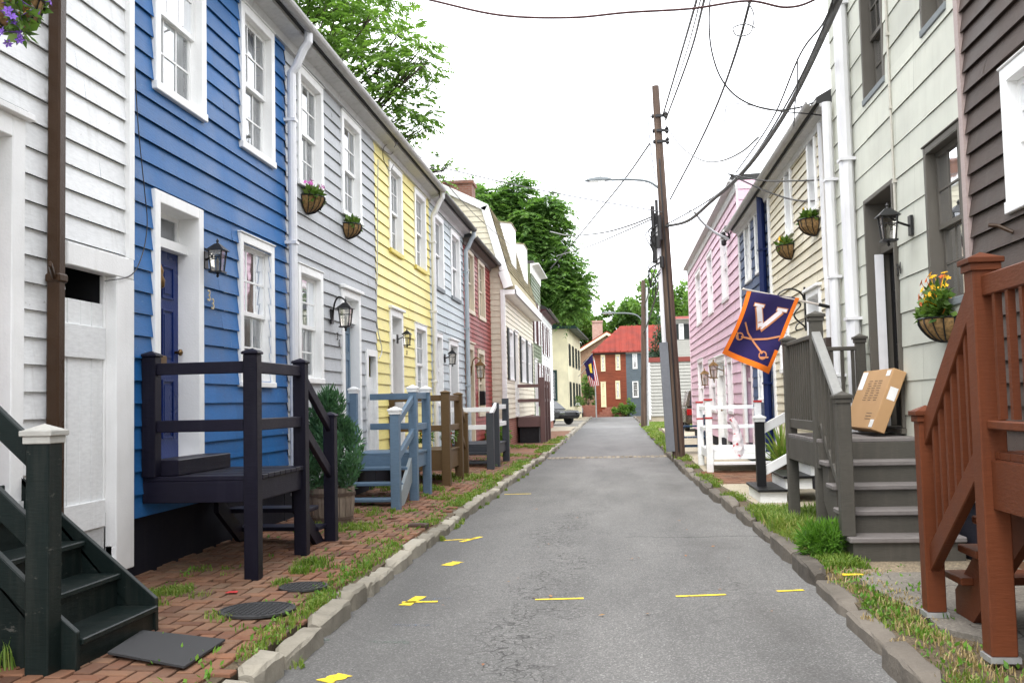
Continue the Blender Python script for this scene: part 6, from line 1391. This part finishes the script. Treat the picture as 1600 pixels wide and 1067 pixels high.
cable([(1320, -60, 9.6), (1290, 30, 10.4), (1250, 86, 12), (1205, 190, 14.5), (1150, 270, 17.6)], .012, 'secondary line following the thick bundle from above')
def lcable(pts, r, label, mat=None):
    P = [V((XL+d, FL.pix(x, y)[0], FL.pix(x, y)[1])) for x, y, d in pts]; m = MB(); m.tube(spline(P, 6), r, 5); tag(m.build('wall_cable', mat or CABLE), label, 'cable', 'cables fixed to the house fronts')
lcable([(588, 232, .3), (600, 226, .3), (640, 262, .42), (690, 315, .45), (730, 350, .45), (775, 385, .5)], .008, 'black cable slung under the eave of the yellow and pale houses')
lcable([(588, 232, .08), (600, 242, .1), (606, 236, .1), (600, 226, .1), (590, 232, .1), (592, 250, .08), (600, 268, .1), (606, 258, .1)], .006, 'coiled black cable at the top corner of the yellow house')
lcable([(201, 100, .05), (205, 200, .06), (215, 300, .06), (219, 350, .06), (212, 395, .06), (192, 430, .07), (150, 440, .07)], .0045, 'thin dark wire drooping down the blue house edge into the gate')
lcable([(450, 470, .05), (452, 540, .05), (450, 600, .05), (447, 660, .05)], .006, 'thin dark wire beside the white downspout on the grey house')
lcable([(585, 250, .06), (584, 400, .06), (583, 500, .06), (590, 545, .07), (586, 560, .07)], .009, 'pale grey conduit wire down the edge of the yellow house', WC)
m = MB(); c0 = FR.P(AR(1142, 375), .12, ZR_(1142, 375))
for k in range(3): q = c0+V((random.uniform(-.08, .05), random.uniform(-.2, .2), -.12+.14*k)); m.lathe(q, [(.03, 0), (.06, .03), (.06, .12), (.03, .16)], 8); m.tube([q+V((0, 0, .08)), V((XR-.02, c0.y, c0.z+.05))], .02, 5)
tag(m.build('insulator_rack', IRON), 'black service insulators on the pink house corner', 'insulator')
# ------------------------------------------------------------------ far flags
for lb, (px, py), (qx, qy), kind in (('navy flag with a yellow emblem on a pole of the stucco building', (903, 578), (926, 552), 0), ('striped red and white flag hanging below the navy flag', (904, 588), (929, 560), 1)):
    Y = 78+kind*1.2; a, b = onY(px, py, Y), onY(qx, qy, Y); t = thing('flag', lb, 'flag', tuple(a)); m = MB(); m.tube([a, b], .03, 6); m.build('flag_pole', STEEL, t)
    if kind == 0: c4 = [onY(x, y, Y) for x, y in ((911, 566), (926, 553), (929, 596), (922, 588))]
    else: c4 = [onY(x, y, Y) for x, y in ((914, 575), (929, 562), (936, 602), (922, 604))]
    G = lambda u, v, o_=0: c4[0].lerp(c4[1], u).lerp(c4[3].lerp(c4[2], u), v)+V((0, .06*math.sin(u*6+v*3)-o_, 0))
    mats = [NVF] if kind == 0 else None
    def band(u0, u1, v0, v1, off=0):
        m = MB(); n = 6
        for i in range(n):
            for j in range(n): m.quad(*[G(u0+(u1-u0)*x/n, v0+(v1-v0)*y/n, off) for x, y in ((i, j), (i+1, j), (i+1, j+1), (i, j+1))])
        return m
    if kind == 0:
        band(0, 1, 0, 1).build('cloth', NVF, t); band(.4, .75, .3, .7, .02).build('emblem', paint('yellow_cloth', (.7, .5, .05), .8), t)
    else:
        band(0, 1, 0, 1).build('cloth', WHF, t); m = MB()
        for k in range(5):
            b_ = band(k*.2+.02, k*.2+.12, 0, 1, .015); n0 = len(m.v); m.add(b_.v, b_.f)
        m.build('stripes', REDT, t); band(0, .6, 0, .45, .03).build('canton', NVF, t)
# ------------------------------------------------------------------ cars
def car(label, loc, rz, mat, suv=False):
    t = thing('parked_car', label, 'car', (0, 0, 0)); L_, W_, H_ = (4.7, 1.85, 1.75) if suv else (4.5, 1.78, 1.42)
    bz, hz = (.95, .45) if suv else (.82, .35)
    side = [(-2.2, .35), (-2.3, .55), (-2.25, bz), (-1.0, bz+.1), (1.9, bz+.08), (2.2, bz), (2.25, .5), (2.2, .32)]
    side = [(x*L_/4.5, z) for x, z in side]
    m = MB(); m.prism([(x, -W_/2, z) for x, z in side], (0, W_, 0)); m.build('body', mat, t, bevel=.09)
    rx0, rx1 = (-.75, 2.0) if suv else (-.55, 1.25); gx0, gx1 = -1.25, (2.2 if suv else 1.9); wt, wb = W_*.38, W_*.47
    m = MB(); zb, zt = bz+.06, H_
    lo = [(gx0, -wb, zb), (gx1, -wb, zb), (gx1, wb, zb), (gx0, wb, zb)]; hi = [(rx0, -wt, zt), (rx1, -wt, zt), (rx1, wt, zt), (rx0, wt, zt)]
    m.hexa(lo+hi); m.build('cabin', mat, t, bevel=.06)
    lo_, hi_ = [V(p) for p in lo], [V(p) for p in hi]
    def pane(i, j, u0, u1, nm):
        a = lo_[i].lerp(lo_[j], u0); b = lo_[i].lerp(lo_[j], u1); c = hi_[i].lerp(hi_[j], u1); d = hi_[i].lerp(hi_[j], u0); q = [a.lerp(d, .1), b.lerp(c, .1), b.lerp(c, .88), a.lerp(d, .88)]
        n = (q[1]-q[0]).cross(q[3]-q[0]).normalized(); cen = sum(q, V())/4; n = n if n.dot(V((cen.x-.4, cen.y, 0))) > 0 else -n
        m = MB(); m.quad(*[p+n*.012 for p in q]); m.build(nm, plain('car_glass', (.02, .025, .03), .08), t)
    pane(3, 0, .06, .94, 'windscreen'); pane(1, 2, .06, .94, 'rear_window')
    for i, j in ((0, 1), (2, 3)): pane(i, j, .1, .47, 'side_window'); pane(i, j, .52, .9, 'side_window')
    for x in (-1.4, 1.4):
        for s in (-1, 1):
            m = MB(); m.lathe((0, 0, 0), [(.2, -.1), (.32, -.1), (.34, -.06), (.34, .06), (.32, .1), (.2, .1)], 18); m.v = [(x+v[0], s*W_*.44+v[2], .34+v[1]) for v in m.v]; o = m.build('wheel', plain('tyre', (.015, .015, .015), .8), t)
            m = MB(); m.lathe((0, 0, 0), [(.001, .07), (.06, .09), (.2, .06), (.21, -.06)], 12); m.v = [(x+v[0], s*(W_*.44+v[2]), .34+v[1]) for v in m.v]; m.build('rim', STEEL, o)
    for s in (-1, 1):
        m = MB(); m.box(-2.37*L_/4.5, -2.2*L_/4.5, s*W_*.4-.18, s*W_*.4+.18, .6, .75); m.build('headlight', LAMPGL, t, bevel=.03)
        m = MB(); m.box(2.2*L_/4.5, 2.32*L_/4.5, s*W_*.42-.1, s*W_*.42+.1, .7, .95); m.build('tail_light', paint('tail_red', (.3, .01, .01), .3), t)
    t.location = loc; t.rotation_euler = (0, 0, rz); return t
car('black parked car nosing out of the drive before the stucco building', (-4.45, 60, .12), rad(140), plain('black_car', (.012, .012, .014), .2, .3))
car('brown and silver parked car beyond the pink house', (onY(1066, 650, 44).x+.95, 44.5, .115), math.pi/2+math.pi, plain('bronze_car', (.09, .07, .055), .25, .5), True)
car('silver parked car past the stucco building', (-3.9, 91.5, .0), math.pi/2, plain('silver_car', (.4, .41, .42), .25, .6))
